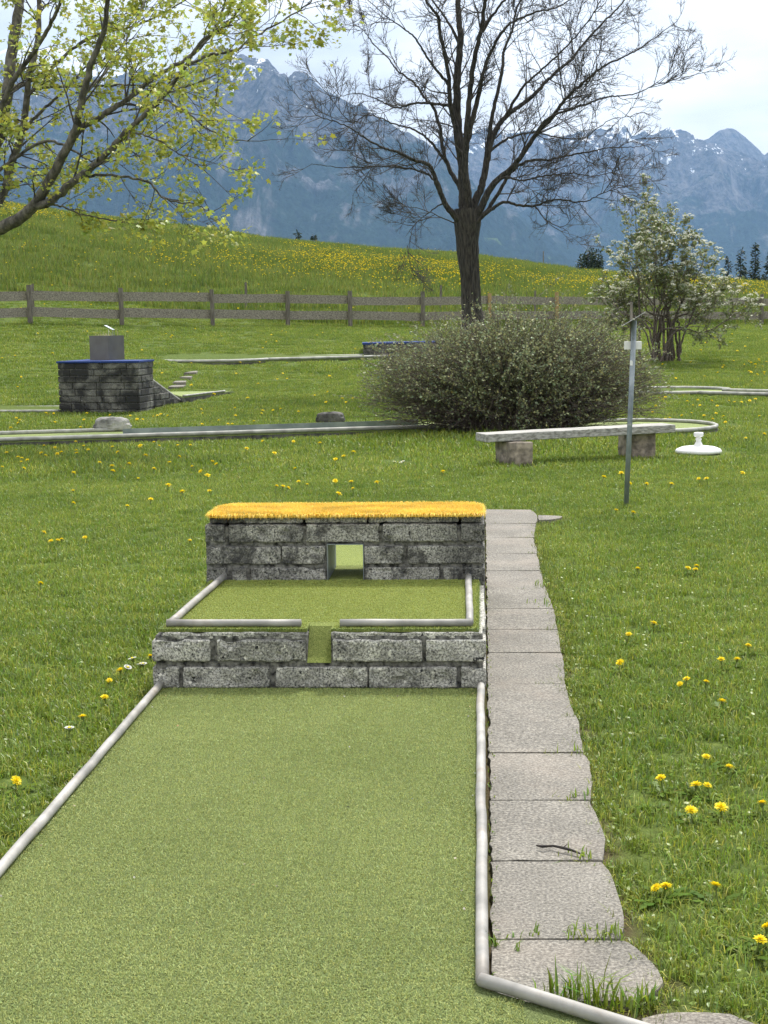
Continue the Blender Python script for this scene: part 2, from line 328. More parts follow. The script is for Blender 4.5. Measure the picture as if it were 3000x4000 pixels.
def mountain_mat(name, tree_line, snow_lo, snow_amt, forest=(.014, .025, .020), rock0=(.022, .023, .027), rock1=(.14, .135, .14)):
    m, t, p, o = new_mat(name); g = t.nodes.new('ShaderNodeNewGeometry'); v = g.outputs['Position']
    sx = t.nodes.new('ShaderNodeSeparateXYZ'); t.links.new(v, sx.inputs[0])
    sn = t.nodes.new('ShaderNodeSeparateXYZ'); t.links.new(g.outputs['Normal'], sn.inputs[0])
    def vs(a, b, c):
        q = t.nodes.new('ShaderNodeVectorMath'); q.operation = 'MULTIPLY'; q.inputs[1].default_value = (a, b, c); t.links.new(v, q.inputs[0]); return q.outputs[0]
    nz = noise(t, vs(.005, .005, .0035), 1, 8, .68); nf = noise(t, vs(.022, .022, .012), 1, 6, .7)
    def mth(op, a, b):
        q = t.nodes.new('ShaderNodeMath'); q.operation = op
        for i, s in enumerate((a, b)):
            if isinstance(s, (int, float)): q.inputs[i].default_value = s
            else: t.links.new(s, q.inputs[i])
        return q.outputs[0]
    rock = ramp(t, nf, [(.33, rock0), (.66, rock1)])
    wood = ramp(t, nf, [(.3, (forest[0] * .6, forest[1] * .6, forest[2] * .6)), (.7, (forest[0] * 1.7, forest[1] * 1.6, forest[2] * 1.5))])
    mead = ramp(t, noise(t, vs(.0022, .0022, .004), 1, 5, .6), [(.60, (0, 0, 0)), (.64, (.8, .8, .8))])
    low = mth('LESS_THAN', sx.outputs[2], 260)
    wood = mixc(t, mth('MULTIPLY', mead, low), wood, (.12, .17, .06))
    hz = mth('ADD', mth('DIVIDE', sx.outputs[2], tree_line), mth('MULTIPLY', mth('SUBTRACT', nz, .5), 2.6))
    k = ramp(t, hz, [(.72, (0, 0, 0)), (1.0, (1, 1, 1))])
    c = mixc(t, k, wood, rock)
    nf2 = noise(t, vs(.075, .03, .04), 1, 4, .7); c = mixc(t, 1.0, c, ramp(t, nf2, [(.34, (.55, .55, .55)), (.66, (1.5, 1.5, 1.5))]), 'MULTIPLY')
    scree = mth('MULTIPLY', ramp(t, noise(t, vs(.013, .0016, .0022), 1, 6, .62, .4), [(.56, (0, 0, 0)), (.66, (.9, .9, .9))]), ramp(t, hz, [(.30, (0, 0, 0)), (.75, (1, 1, 1))]))
    c = mixc(t, scree, c, (.18, .168, .17))
    sh = mth('ADD', mth('DIVIDE', mth('SUBTRACT', sx.outputs[2], snow_lo), 700.0), mth('MULTIPLY', mth('SUBTRACT', noise(t, vs(.016, .008, .006), 1, 7, .75), .5), 3.6))
    sn_f = ramp(t, sh, [(snow_amt, (0, 0, 0)), (snow_amt + .05, (1, 1, 1))])
    c = mixc(t, sn_f, c, (.80, .82, .86))
    t.links.new(c, p.inputs['Base Color']); p.inputs['Roughness'].default_value = .95; p.inputs['Specular IOR Level'].default_value = 0
    bump(t, p, nf, .9, 30); return m

rng = np.random.default_rng(7); random.seed(7)
EXCL = []                                    # polygons (world xy) the lawn does not grow on: (polygon, margin)
def excl(P): EXCL.append(np.array([[p[0], p[1]] for p in P], float))
def poly_dist(X, Y, poly):                   # signed distance, negative inside
    n = len(poly); ins = np.zeros(len(X), bool); dist = np.full(len(X), 1e9)
    for i in range(n):
        x0, y0 = poly[i]; x1, y1 = poly[(i + 1) % n]
        c = ((y0 > Y) != (y1 > Y)) & (X < (x1 - x0) * (Y - y0) / (y1 - y0 + 1e-12) + x0); ins ^= c
        dx, dy = x1 - x0, y1 - y0; L = dx * dx + dy * dy + 1e-12
        tt = np.clip(((X - x0) * dx + (Y - y0) * dy) / L, 0, 1)
        dist = np.minimum(dist, np.hypot(X - x0 - tt * dx, Y - y0 - tt * dy))
    return np.where(ins, -dist, dist)

# ------------------------------------------------------------------ ground, valley, mountains, haze
SLABS = []                                   # filled below, needed for the soil tint
def slab_poly(right, yt, yb, left_t, left_b):
    q = [np.array(p, float) for p in right]
    for _ in range(1):                       # worn, rounded outline
        q = [q[0]] + [x for a, b in zip(q, q[1:]) for x in (a * .75 + b * .25, a * .25 + b * .75)] + [q[-1]]
    return [G(left_b, yb), *[G(*p) for p in q[::-1]], G(left_t, yt)]
_slabs_px = [  # left-top, left-bottom, top y, bottom y, right outline from top to bottom
    (1922, 1940, 3660, 3905, [(2440, 3662), (2500, 3698), (2562, 3764), (2592, 3812), (2572, 3852), (2478, 3893)]),
    (1922, 1924, 3353, 3653, [(2352, 3355), (2382, 3400), (2413, 3462), (2432, 3550), (2430, 3620), (2426, 3652)]),
    (1915, 1921, 3118.5, 3349.5, [(2304, 3120), (2332, 3180), (2358, 3250), (2360, 3320), (2356, 3349)]),
    (1912, 1914, 2934, 3115.5, [(2282, 2935), (2306, 2974), (2313, 3033), (2310, 3080), (2304, 3114)]),
    (1909, 1911, 2792.6, 2932, [(2252, 2793), (2264, 2830), (2270, 2905), (2282, 2931)]),
    (1907, 1908, 2664.6, 2792.2, [(2206, 2666), (2222, 2731), (2240, 2775), (2252, 2791)]),
    (1905, 1906, 2544, 2664.3, [(2192, 2545), (2202, 2580), (2203, 2640), (2206, 2664)]),
    (1904, 1905, 2453.6, 2542, [(2176, 2454), (2186, 2480), (2188, 2520), (2192, 2541)]),
    (1903, 1904, 2373, 2453.3, [(2162, 2374), (2168, 2400), (2173, 2440), (2176, 2453)]),
    (1902, 1903, 2295.6, 2372, [(2134, 2296), (2144, 2330), (2156, 2358), (2162, 2371)]),
    (1901, 1902, 2224.6, 2295.3, [(2114, 2226), (2119, 2260), (2130, 2288), (2134, 2295)]),
    (1900, 1901, 2157.2, 2224.3, [(2096, 2159), (2103, 2185), (2110, 2218), (2112, 2224)]),
    (1899, 1900, 2095.2, 2156.9, [(2082, 2097), (2088, 2115), (2098, 2148), (2096, 2157)]),
    (1898, 1899, 2041, 2095.5, [(2092, 2042), (2089, 2060), (2086, 2085), (2086, 2095)]),
    (1897, 1898, 1986, 2040, [(2074, 1987), (2098, 2006), (2098, 2030), (2092, 2039)]),
]
for lt, lb, yt, yb, R_ in _slabs_px:
    P = slab_poly(R_, yt, yb, lt, lb); SLABS.append(P)
SLABS.append([G(2102, 2009), G(2150, 2010), G(2196, 2013), G(2190, 2020), G(2150, 2026), G(2104, 2028)])              # the side branch of the path, half overgrown
SLABS.append([G(2500, 3962), G(2640, 3938), G(2860, 3945), G(2960, 3990), G(2900, 4080), G(2560, 4060)])
for P in SLABS: excl(P)

def build_ground():
    bl = np.concatenate([np.arange(-8, 2, 1.0), np.arange(2, 14, .12), np.arange(14, 52, .5), np.arange(52, 130, 1.5), np.arange(130, 460, 12)])
    us = np.concatenate([np.linspace(-1.6, -.36, 30), np.linspace(-.34, .34, 180), np.linspace(.36, 1.6, 30)])
    A = us[None, :] * (bl[:, None] + 14); Bm = np.repeat(bl[:, None], len(us), 1)
    X = A * RT[0] + Bm * FW[0]; Y = A * RT[1] + Bm * FW[1]; Z = H(X, Y)
    V = np.stack([X, Y, Z], -1).reshape(-1, 3); nr, nc = A.shape
    i = np.arange(nr - 1)[:, None] * nc + np.arange(nc - 1)[None, :]
    f = np.stack([i, i + 1, i + nc + 1, i + nc], -1).reshape(-1, 4)
    soil = np.zeros(len(V)); near = V[:, 1] < 14
    for P in SLABS:
        d = poly_dist(V[near, 0], V[near, 1], np.array([[q[0], q[1]] for q in P])); soil[near] = np.maximum(soil[near], np.clip(1 - d / .07, 0, 1))
    o = obj_np('ground', V, [f], MT['ground'], smooth=True, attr=np.repeat(soil[:, None], 3, 1)); tag(o, kind='structure')
    v = np.array([[-12500, -1400], [12500, -1400], [12500, 10300], [-12500, 10300]])
    q = obj_np('valley_floor', np.c_[v, np.full(4, -46.0)], [np.array([[0, 1, 2, 3]])], noisy('valley', (.05, .08, .03), (.12, .16, .06), .01, .95, 0)); tag(q, kind='structure')
build_ground()

def fbm(x, y, seed, octv=6, ridged=True):
    r = np.zeros_like(x); amp, fr = 1.0, 1.0
    rs = np.random.default_rng(seed); tab = rs.random((64, 64))
    for k in range(octv):
        gx, gy = x * fr + 13.7 * k, y * fr + 7.1 * k; ix, iy = np.floor(gx).astype(int), np.floor(gy).astype(int); fx, fy = gx - ix, gy - iy
        fx = fx * fx * (3 - 2 * fx); fy = fy * fy * (3 - 2 * fy); T = lambda a, b: tab[a % 64, b % 64]
        n = (T(ix, iy) * (1 - fx) + T(ix + 1, iy) * fx) * (1 - fy) + (T(ix, iy + 1) * (1 - fx) + T(ix + 1, iy + 1) * fx) * fy
        n = n * 2 - 1; r += amp * ((1 - 2 * np.abs(n)) if ridged else n); amp *= .5; fr *= 2.05
    return r
def mountain(name, label, ridge, dist, foot, back, mat, seed, rough=1.0, power=1.15, nx=900, ny=300, u_pad=.5):
    """ridge: skyline points; the massif rises from foot (near) to its ridge at dist and falls away to back"""
    R_ = np.array(ridge, float); u = np.linspace((R_[0, 0] - 1500) / F, (R_[-1, 0] - 1500) / F, nx)
    zr = CAMH + (hor(u * F + 1500) - np.interp(u * F + 1500, R_[:, 0], R_[:, 1])) / F * dist
    s = np.concatenate([np.linspace(0, 1, ny), np.linspace(1, 2, 50)[1:]])
    U, S = np.meshgrid(u, s)
    Bd = np.where(S < 1, foot + (dist - foot) * S, dist + (back - dist) * (S - 1))
    A = U * dist + U * (Bd - dist) * .8
    gul = fbm(A / 700, Bd / 1900, seed, 3); fine = fbm(A / 260, Bd / 520, seed + 1, 6)
    prof = np.where(S < 1, S ** power, np.clip(2 - S, 0, 1) ** 1.2)
    Zr = np.repeat(zr[None, :], len(s), 0)
    lock = np.clip(np.abs(1 - S) * 5, 0, 1)
    Z = -46 + (Zr + 46) * prof + rough * lock * np.minimum(prof * 2.2, 1) * (150 * gul + 95 * fine) * .62 - rough * lock * 40
    Z = np.where((S > .75) & (S < 1), np.minimum(Z, Zr * (.985 - .0 * S) - (1 - S) * 120), Z)
    jag = fbm(A / 120, Bd / 150, seed + 2, 5); Z += rough * 13 * jag * np.clip(prof, 0, 1)
    Z = np.maximum(Z, -47)
    X = A * RT[0] + Bd * FW[0]; Y = A * RT[1] + Bd * FW[1]
    V = np.stack([X, Y, Z], -1).reshape(-1, 3); nr, nc = A.shape
    i = np.arange(nr - 1)[:, None] * nc + np.arange(nc - 1)[None, :]
    f = np.stack([i, i + 1, i + nc + 1, i + nc], -1).reshape(-1, 4)
    o = obj_np(name, V, [f], mat, smooth=False); tag(o, label, 'mountain', kind='structure'); return o
mountain('mountain', 'steep rocky mountain with a pointed snowy summit behind the left tree', [(-1800, 420), (-700, 360), (-200, 330), (60, 300), (300, 330), (480, 345), (600, 318), (700, 330), (777, 312), (830, 262), (870, 226), (890, 217), (912, 222), (931, 226), (955, 246), (981, 267), (1020, 268), (1058, 276), (1110, 300), (1157, 327), (1184, 303), (1216, 312), (1266, 362), (1356, 425), (1430, 462), (1500, 498), (1554, 520), (1627, 574), (1720, 640), (1850, 730), (2000, 830), (2200, 960), (2500, 1120), (2800, 1230)], 6200, 4000, 7600, mountain_mat('massif_rock', 720, 700, .66), 3, 1.0, 1.2)
mountain('mountain', 'long snow-flecked mountain ridge behind the flowering shrub on the right', [(900, 760), (1300, 650), (1640, 585), (1770, 570), (1835, 547), (1889, 533), (1990, 545), (2097, 533), (2178, 565), (2268, 542), (2341, 529), (2404, 517), (2449, 524), (2467, 551), (2540, 542), (2612, 532), (2675, 542), (2739, 565), (2811, 592), (2910, 633), (3000, 669), (3200, 760), (3500, 860), (3900, 930), (4500, 980)], 8200, 5600, 9400, mountain_mat('ridge_rock', 600, 640, .60), 11, .95, 1.25)
mountain('mountain', 'grey distant peak rising over the right end of the ridge', [(2300, 800), (2600, 660), (2743, 568), (2802, 533), (2830, 525), (2847, 524), (2866, 530), (2892, 551), (2947, 597), (2974, 624), (3000, 601), (3060, 575), (3200, 640), (3500, 760), (4000, 900)], 9300, 7600, 9700, mountain_mat('peak_rock', 500, 900, .85), 23, .6, 1.0, nx=200, ny=70)
mountain('mountain', 'pale jagged peaks far behind the leafy branches on the left', [(-1500, 420), (-400, 300), (0, 262), (90, 235), (149, 217), (185, 240), (217, 239), (260, 232), (298, 226), (340, 255), (362, 271), (430, 310), (560, 330), (700, 420), (900, 600)], 9000, 7400, 9700, mountain_mat('far_peak_rock', 500, 800, .55), 31, .6, 1.0, nx=240, ny=70)

def haze():
    bm = bmesh.new(); add_box(bm, (-13000, -1500, -48), (13000, 10400, 1900))
    m = bpy.data.materials.new('haze'); m.use_nodes = True; t = m.node_tree; t.nodes.clear()
    o = t.nodes.new('ShaderNodeOutputMaterial'); v = nd(t, 'ShaderNodeVolumePrincipled', Density=5.2e-5)
    v.inputs['Color'].default_value = (.37, .61, 1.0, 1); v.inputs['Anisotropy'].default_value = .15
    t.links.new(v.outputs[0], o.inputs['Volume'])
    h = obj_bm('haze', bm, m); tag(h, kind='stuff')
haze()

# ------------------------------------------------------------------ the near lane with its stone tunnel obstacle
def blades(P, L, W, az, lean, droop=0.0):
    P = np.asarray(P, float); n = len(P); d = np.stack([np.cos(az), np.sin(az), np.zeros(n)], -1); s = np.stack([-np.sin(az), np.cos(az), np.zeros(n)], -1); up = np.array([0, 0, 1.0])
    L = np.asarray(L)[:, None]; W = np.asarray(W)[:, None]; ln = np.asarray(lean)[:, None]
    mid = P + up * L * .55 * np.cos(ln * .5) + d * L * .55 * np.sin(ln * .5)
    tip = P + up * L * (np.cos(ln) - droop * np.sin(ln) * .3) + d * L * np.sin(ln) * (1 + .0 * ln)
    V = np.stack([P - s * W / 2, P + s * W / 2, mid - s * W * .42, mid + s * W * .42, tip], 1).reshape(-1, 3)
    i = np.arange(n)[:, None] * 5
    return V, i + np.array([[0, 1, 3, 2]]), i + np.array([[2, 3, 4]])
def tint(n, per, lo=.7, hi=1.25, hue=.12, r=None):
    r = r or rng; v = r.uniform(lo, hi, n)[:, None]; h = r.normal(0, hue, n)[:, None]
    return np.repeat(np.clip(v * np.concatenate([1 + h, np.ones_like(h), 1 - h], 1), 0, 3), per, 0)

PR = .0148                                    # pipe radius
LX0, LX1, YW, YU, YB, YEND = -1.248, -.003, 5.785, 6.932, 7.33, 11.15
pcorner = G(1884, 3828, .017); pend = G(2452, 4003, .017); pdir = (pend - pcorner) / np.linalg.norm(pend - pcorner)
lane = empty('minigolf_lane', (-.62, 3.2, 0)); tag(lane, 'long green artificial turf minigolf lane in front, edged with grey steel pipes', 'minigolf lane')
R2 = pcorner + pdir * .55
near_poly = [(LX1, YW + .02), (LX1, pcorner[1]), (R2[0], R2[1]), (R2[0] + .1, 1.9), (.2, 1.2), (-1.5, 1.2), (-1.95, 1.9), (-1.78, 2.7), (LX0, 3.14), (LX0, YW + .02)]
bm = bmesh.new(); add_prism(bm, [rel(lane, [p[0], p[1], 0])[:2] for p in near_poly], -.06, 0.0)
obj_bm('turf', bm, MT['turf'], lane)
def pipe(parent, pts, r=PR, k=14, name='pipe', mat='steel'):
    bm = bmesh.new(); pts = [np.asarray(p, float) for p in pts]; full = [pts[0]]
    for a, b in zip(pts, pts[1:]):
        n = max(2, int(np.linalg.norm(b - a) / .12)); full += [a + (b - a) * i / n for i in range(1, n + 1)]
    full = np.array(full); full[1:-1] += rng.normal(0, .0012, (len(full) - 2, 3)) * [1, 0, .6]
    add_tube(bm, rel(parent, full), r, k); return obj_bm(name, bm, MT[mat], parent, smooth=True)
z = .017
pipe(lane, [(LX0, YW - .005, z), (LX0 + .002, 3.14, z)]); pipe(lane, [(LX0, 3.14, z), (-1.78, 2.7, z), (-1.95, 1.9, z)])
pipe(lane, [(LX1, YW - .005, z), (pcorner[0], pcorner[1], z)]); pipe(lane, [pcorner - pdir * .004, R2, (R2[0] + .1, 1.9, z)])
excl([(p[0] + (.03 if p[0] > -.5 else -.03), p[1]) for p in near_poly]); excl([(LX0 - .03, YW - .1), (.03, YW - .1), (.03, YEND), (LX0 - .03, YEND)])
excl([(LX1, 5.75), (.085, 5.75), (.085, 3.1), (LX1, 3.1)])

ob = empty('tunnel_obstacle', (-.63, 6.4, 0)); tag(ob, 'two-step grey stone block obstacle with small tunnel and yellow mat on top', 'obstacle')
XL, XR, XU = -1.277, .018, -1.264
def brick(bm, x0, x1, z0, z1, y0, y1, cell=.014, amp=.0035, seed=0.0, bev=.007):
    b = bmesh.new(); add_box(b, (x0, y0, z0), (x1, y1, z1), bev, 2)
    for ax, lo, hi in ((0, x0, x1), (2, z0, z1)):
        n = max(1, int((hi - lo) / cell))
        for i in range(1, n):
            co = [0, 0, 0]; co[ax] = lo + (hi - lo) * i / n; no = [0, 0, 0]; no[ax] = 1
            bmesh.ops.bisect_plane(b, geom=b.verts[:] + b.edges[:] + b.faces[:], plane_co=co, plane_no=no)
    bmesh.ops.triangulate(b, faces=[f for f in b.faces if len(f.verts) > 4])
    rough_up(b, amp, 26, seed); b.normal_update()
    for v in b.verts:                          # chipped corners and edges
        q = mnoise.noise(v.co * 19 + Vector((seed, 0, 0)))
        if q > .24: v.co -= v.normal * (q - .24) * .030
    me = bpy.data.meshes.new('tmp'); b.to_mesh(me); b.free(); bm.from_mesh(me); bpy.data.meshes.remove(me)
def px2x(px, Y, zc):
    r_ = ray(px, 2400); t = Y / r_[1]; return (CAM + r_ * t)[0]
# lower step
lw = bmesh.new(); sd_ = 1
for zz, spans in (((.002, .084), [(598, 690), (707, 1046), (1068, 1432), (1438, 1782), (1800, 1899)]), ((.106, .191), [(596, 816), (843, 1191), (1297, 1646), (1661, 1896)])):
    for i, (a, b) in enumerate(spans):
        x0 = XL if i == 0 else px2x(a, YW, 0); x1 = XR if i == len(spans) - 1 else px2x(b, YW, 0)
        brick(lw, x0, x1, zz[0], zz[1], YW + rng.uniform(-.003, .003), YW + .12, seed=sd_); sd_ += 1
for zz in ((.002, .084), (.106, .189)):        # bricks along the two sides
    y = YW + .13
    while y < YU - .05:
        y2 = min(y + .33, YU - .01)
        brick(lw, XL + rng.uniform(-.002, .003), XL + .1, zz[0], zz[1], y, y2 - .014, cell=.03, seed=sd_); brick(lw, XR - .1, XR + rng.uniform(-.003, .002), zz[0], zz[1], y, y2 - .014, cell=.03, seed=sd_ + .5); sd_ += 1; y = y2
lo = obj_bm('lower_wall', lw, MT['block_lower'], None); lo.parent = ob
for v in lo.data.vertices: v.co = Vector(rel(ob, np.array(v.co)))
def boxpart(parent, name, boxes, mat, bevel=.0, rough=None):
    bm = bmesh.new()
    for lo_, hi_ in boxes: add_box(bm, rel(parent, lo_), rel(parent, hi_), bevel)
    if rough: bmesh.ops.subdivide_edges(bm, edges=bm.edges[:], cuts=6, use_grid_fill=True); rough_up(bm, rough, 20, 3)
    return obj_bm(name, bm, MT[mat], parent)
NX0, NX1 = -.674, -.579
boxpart(ob, 'mortar_core', [((XL + .012, YW + .014, -.05), (NX0, YU + .3, .205)), ((NX1, YW + .014, -.05), (XR - .012, YU + .3, .205)), ((NX0 + .001, YW + .016, -.05), (NX1 - .001, YU + .28, .098))], 'mortar')
bm = bmesh.new()                               # thin course of screed between the blocks and the turf
for a, b in ((XL + .03, NX0 - .002), (NX1 + .002, XR - .012)):
    brick(bm, a, b, .1915, .2175, YW + .014, YW + .15, seed=a * 7, bev=.004)
brick(bm, XR - .06, XR - .004, .1915, .212, YW + .16, YU - .05, cell=.03, seed=5.5, bev=.004)
sc_ = obj_bm('screed', bm, MT['block_lower'], ob)
for v in sc_.data.vertices: v.co = Vector(rel(ob, np.array(v.co)))
# turf on the step, with the sloping notch
TZ, TF = .230, 5.812; TX0, TX1 = -1.250, -.009; NB = 5.93
V = [(TX0, TF), (NX0, TF), (NX0, NB), (NX1, NB), (NX1, TF), (TX1, TF), (TX1, YU - .01), (-.540, YU - .01), (-.540, YB + .02), (-.698, YB + .02), (-.698, YU - .01), (TX0, YU - .01)]
bm = bmesh.new(); add_prism(bm, [rel(ob, [*p, 0])[:2] for p in V], .2176, TZ)
e = [bm.verts.new(rel(ob, p)) for p in [(NX0 + .001, NB + .005, TZ + .0005), (NX1 - .001, NB + .005, TZ + .0005), (NX1 - .001, NB - .03, TZ - .006), (NX0 + .001, NB - .03, TZ - .006), (NX1 - .001, YW + .03, .118), (NX0 + .001, YW + .03, .118), (NX1 - .001, YW + .008, .1), (NX0 + .001, YW + .008, .1)]]
for a in ((0, 1, 2, 3), (3, 2, 4, 5), (5, 4, 6, 7)): bm.faces.new([e[i] for i in a][::-1])
obj_bm('step_turf', bm, MT['turf_top'], ob)
def fringe(parent, name, segs, mat, zb, per_m=900, L=(.010, .020), W=.0022, out=(0, -1), depth=.012, leanr=(.6, 1.7), lo_=.6):
    P = []; az = []
    for (x0, y0), (x1, y1) in segs:
        n = int(per_m * math.hypot(x1 - x0, y1 - y0)); t = rng.random(n)[:, None]; p = np.array([[x0, y0]]) * (1 - t) + np.array([[x1, y1]]) * t
        d = np.array([y1 - y0, -(x1 - x0)]) / math.hypot(x1 - x0, y1 - y0); P.append(p - d * rng.random((n, 1)) * depth); az.append(np.arctan2(d[1], d[0]) + rng.normal(0, .7, n))
    P = np.concatenate(P); az = np.concatenate(az); n = len(P); P = np.c_[P, np.full(n, zb) + rng.uniform(-.004, .001, n)]
    V, q, t_ = blades(P, rng.uniform(*L, n), np.full(n, W), az, rng.uniform(*leanr, n), .4)
    return obj_np(name, rel(parent, V), [q, t_], MT[mat], parent, attr=tint(n, 5, lo_, 1.2))
fringe(ob, 'turf_fringe', [((TX0, TF), (NX0, TF)), ((NX1, TF), (TX1, TF)), ((TX1, TF), (TX1, YU - .06)), ((TX0, YU - .05), (TX0, TF))], 'turf_fibre', TZ - .004)
rz = TZ + .0152; FY = 5.852
xl_, xr_ = -1.218, -.044
pipe(ob, [(-1.186, YU - .01, rz), (xl_, FY, rz)], name='pipe'); pipe(ob, [(xl_ - .012, FY + .002, rz), (-.700, FY, rz)], name='pipe')
pipe(ob, [(-.056, YU - .01, rz), (xr_, FY, rz)], name='pipe'); pipe(ob, [(xr_ + .010, FY + .002, rz), (-.548, FY, rz)], name='pipe')
# upper wall with the tunnel
uw = bmesh.new()
for zz, spans in (((.165, .286), [(807, 888), (912, 965), (984, 1276), (1421, 1718), (1734, 1797), (1819, 1894)]), ((.302, .385), [(807, 1102), (1107, 1276), (1426, 1580), (1595, 1894)]), ((.404, .487), [(803, 886), (901, 1190), (1200, 1485), (1499, 1788), (1803, 1894)])):
    for i, (a, b) in enumerate(spans):
        x0 = XU if i == 0 else px2x(a, YU, 0); x1 = XR if i == len(spans) - 1 else px2x(b, YU, 0)
        brick(uw, x0, x1, zz[0], zz[1], YU + rng.uniform(-.003, .003), YU + .11, seed=sd_); sd_ += 1
        brick(uw, x0, x1, zz[0] if zz[0] > .16 else .0, zz[1], YB - .11, YB + rng.uniform(-.003, .003), cell=.05, seed=sd_ + .3)
for zz in ((.0, .084), (.106, .188), (.205, .286), (.302, .385), (.404, .487)):
    for x0, x1 in ((XU, XU + .1), (XR - .1, XR)): brick(uw, x0, x1, zz[0], zz[1], YU + .115, YB - .115, cell=.03, seed=sd_); sd_ += 1
for a, b in ((XU + .016, px2x(893, YU, 0)), (px2x(897, YU, 0), px2x(1190, YU, 0)), (px2x(1197, YU, 0), px2x(1440, YU, 0)), (px2x(1445, YU, 0), px2x(1796, YU, 0)), (px2x(1803, YU, 0), XR - .012)):
    brick(uw, a, b, .490, .519, YU + .016, YB - .016, cell=.016, seed=sd_, amp=.005); sd_ += 1
u_ = obj_bm('upper_wall', uw, MT['block_upper'], ob)
for v in u_.data.vertices: v.co = Vector(rel(ob, np.array(v.co)))
TA, TB, TT = -.700, -.538, .3925
boxpart(ob, 'wall_core', [((XL + .013, YU + .013, .205), (TA - .004, YB - .013, .477)), ((TB + .004, YU + .013, .205), (XR - .013, YB - .013, .477)), ((TA - .004, YU + .013, TT + .004), (TB + .004, YB - .013, .477))], 'mortar')
boxpart(ob, 'tunnel_lining', [((TA - .003, YU - .004, .2), (TA, YB + .004, TT)), ((TB, YU - .004, .2), (TB + .003, YB + .004, TT)), ((TA - .003, YU - .004, TT), (TB + .003, YB + .004, TT + .003))], 'plate')
# yellow mat with pile
MX0, MX1, MY0, MY1, MZ = -1.252, .010, YU - .004, YB + .005, .530
mpoly = [(MX0 + .008, MY0), (MX1 - .008, MY0), (MX1, MY0 + .03), (MX1 - .004, MY1 - .08), (MX1 - .05, MY1 - .01), (MX1 - .09, MY1), (MX0 + .09, MY1), (MX0 + .05, MY1 - .01), (MX0 + .004, MY1 - .1), (MX0, MY0 + .03)]
bm = bmesh.new(); add_prism(bm, [rel(ob, [*p, 0])[:2] for p in mpoly], .5195, MZ, .003)
mat_ = obj_bm('yellow_mat', bm, MT['yellow_mat'], ob)
n = 26000; P = np.c_[rng.uniform(MX0, MX1, n), rng.uniform(MY0, MY1, n)]; P = P[poly_dist(P[:, 0], P[:, 1], np.array(mpoly)) < 0]; n = len(P)
P = np.c_[P, np.full(n, MZ - .002)]; V, q, t_ = blades(P, rng.uniform(.013, .021, n), np.full(n, .0026), rng.uniform(0, 6.28, n), rng.uniform(.1, .95, n))
fr = []
for a, b in zip(mpoly, mpoly[1:] + mpoly[:1]): fr.append((a, b))
pile = obj_np('pile', rel(mat_.parent, V), [q, t_], MT['yellow_pile'], mat_, attr=tint(n, 5, .72, 1.12, .06) * np.repeat(np.array([.93 + .40 * mnoise.noise(Vector((p[0] * 5, p[1] * 9, 2.0))) for p in P]), 5)[:, None])
fo = fringe(ob, 'fringe', fr, 'yellow_pile', MZ - .002, 1500, (.014, .030), .0024, depth=.008, leanr=(.7, 2.2), lo_=.75); fo.parent = mat_
# the lane behind the obstacle
bl_ = empty('minigolf_lane', (-.62, 9.2, 0)); tag(bl_, 'rear green turf of the lane behind the yellow-topped obstacle, seen through its tunnel', 'minigolf lane')
bm = bmesh.new()
for y0, y1, z0, z1 in ((YB + .022, 7.62, .225, .16), (7.62, 8.3, .16, .0), (8.3, YEND, .0, .0)):
    pl = [rel(bl_, [x, y, 0])[:2] for x, y in ((LX0, y0), (LX1, y0), (LX1, y1), (LX0, y1))]; add_prism(bm, pl, -.08, [z0, z0, z1, z1])
obj_bm('turf', bm, MT['turf_top'], bl_)
for x in (LX0, LX1): pipe(bl_, [(x, YB + .01, .243), (x, 7.62, .177), (x, 8.3, .017), (x, YEND, .017)])
pipe(bl_, [(LX0, YEND, .017), (LX1, YEND, .017)])

# ------------------------------------------------------------------ the paved path
fp = empty('footpath', (.15, 5, 0)); tag(fp, 'narrow path of rough concrete paving slabs beside the lane', 'path', kind='structure')
for i, P in enumerate(SLABS):
    bm = bmesh.new(); n = len(P); c = np.mean([p[:2] for p in P], 0)
    pts = []
    for j in range(n):                         # wander along the outline so no edge is ruler-straight
        a, b = P[j], P[(j + 1) % n]; L_ = float(np.linalg.norm(b - a)); m = max(1, int(L_ / .04))
        for k in range(m):
            p = a + (b - a) * k / m; w_ = .0035 if p[0] < .15 else .0022
            w_ = min(w_, L_ * .06)
            pts.append(rel(fp, [p[0] + rng.normal(0, w_), p[1] + rng.normal(0, min(.0012, L_ * .05)), 0])[:2])
    dz = rng.uniform(-.002, .002); add_prism(bm, pts, -.06, -.006 + dz, .003)
    obj_bm('paving_slab', bm, MT['slab'], fp)
excl([G(1905, 3680), G(1955, 3680), G(1960, 3870), G(1905, 3860)])
st = empty('stick', G(2220, 3325, .004)); tag(st, 'thin dark bent stick lying on the paving slab', 'stick')
pts = [G(2096, 3303, .004), G(2120, 3307, .006), G(2160, 3304, .005), G(2200, 3312, .007), G(2236, 3322, .005), G(2266, 3334, .003)]
bm = bmesh.new(); add_tube(bm, rel(st, np.array(pts)), np.array([.0025, .004, .0032, .0042, .0035, .0025]), 7); add_tube(bm, rel(st, np.array([pts[3], pts[3] + [.012, .014, .006]])), np.array([.0022, .001]), 5)
obj_bm('twig', bm, MT['stick'], st)

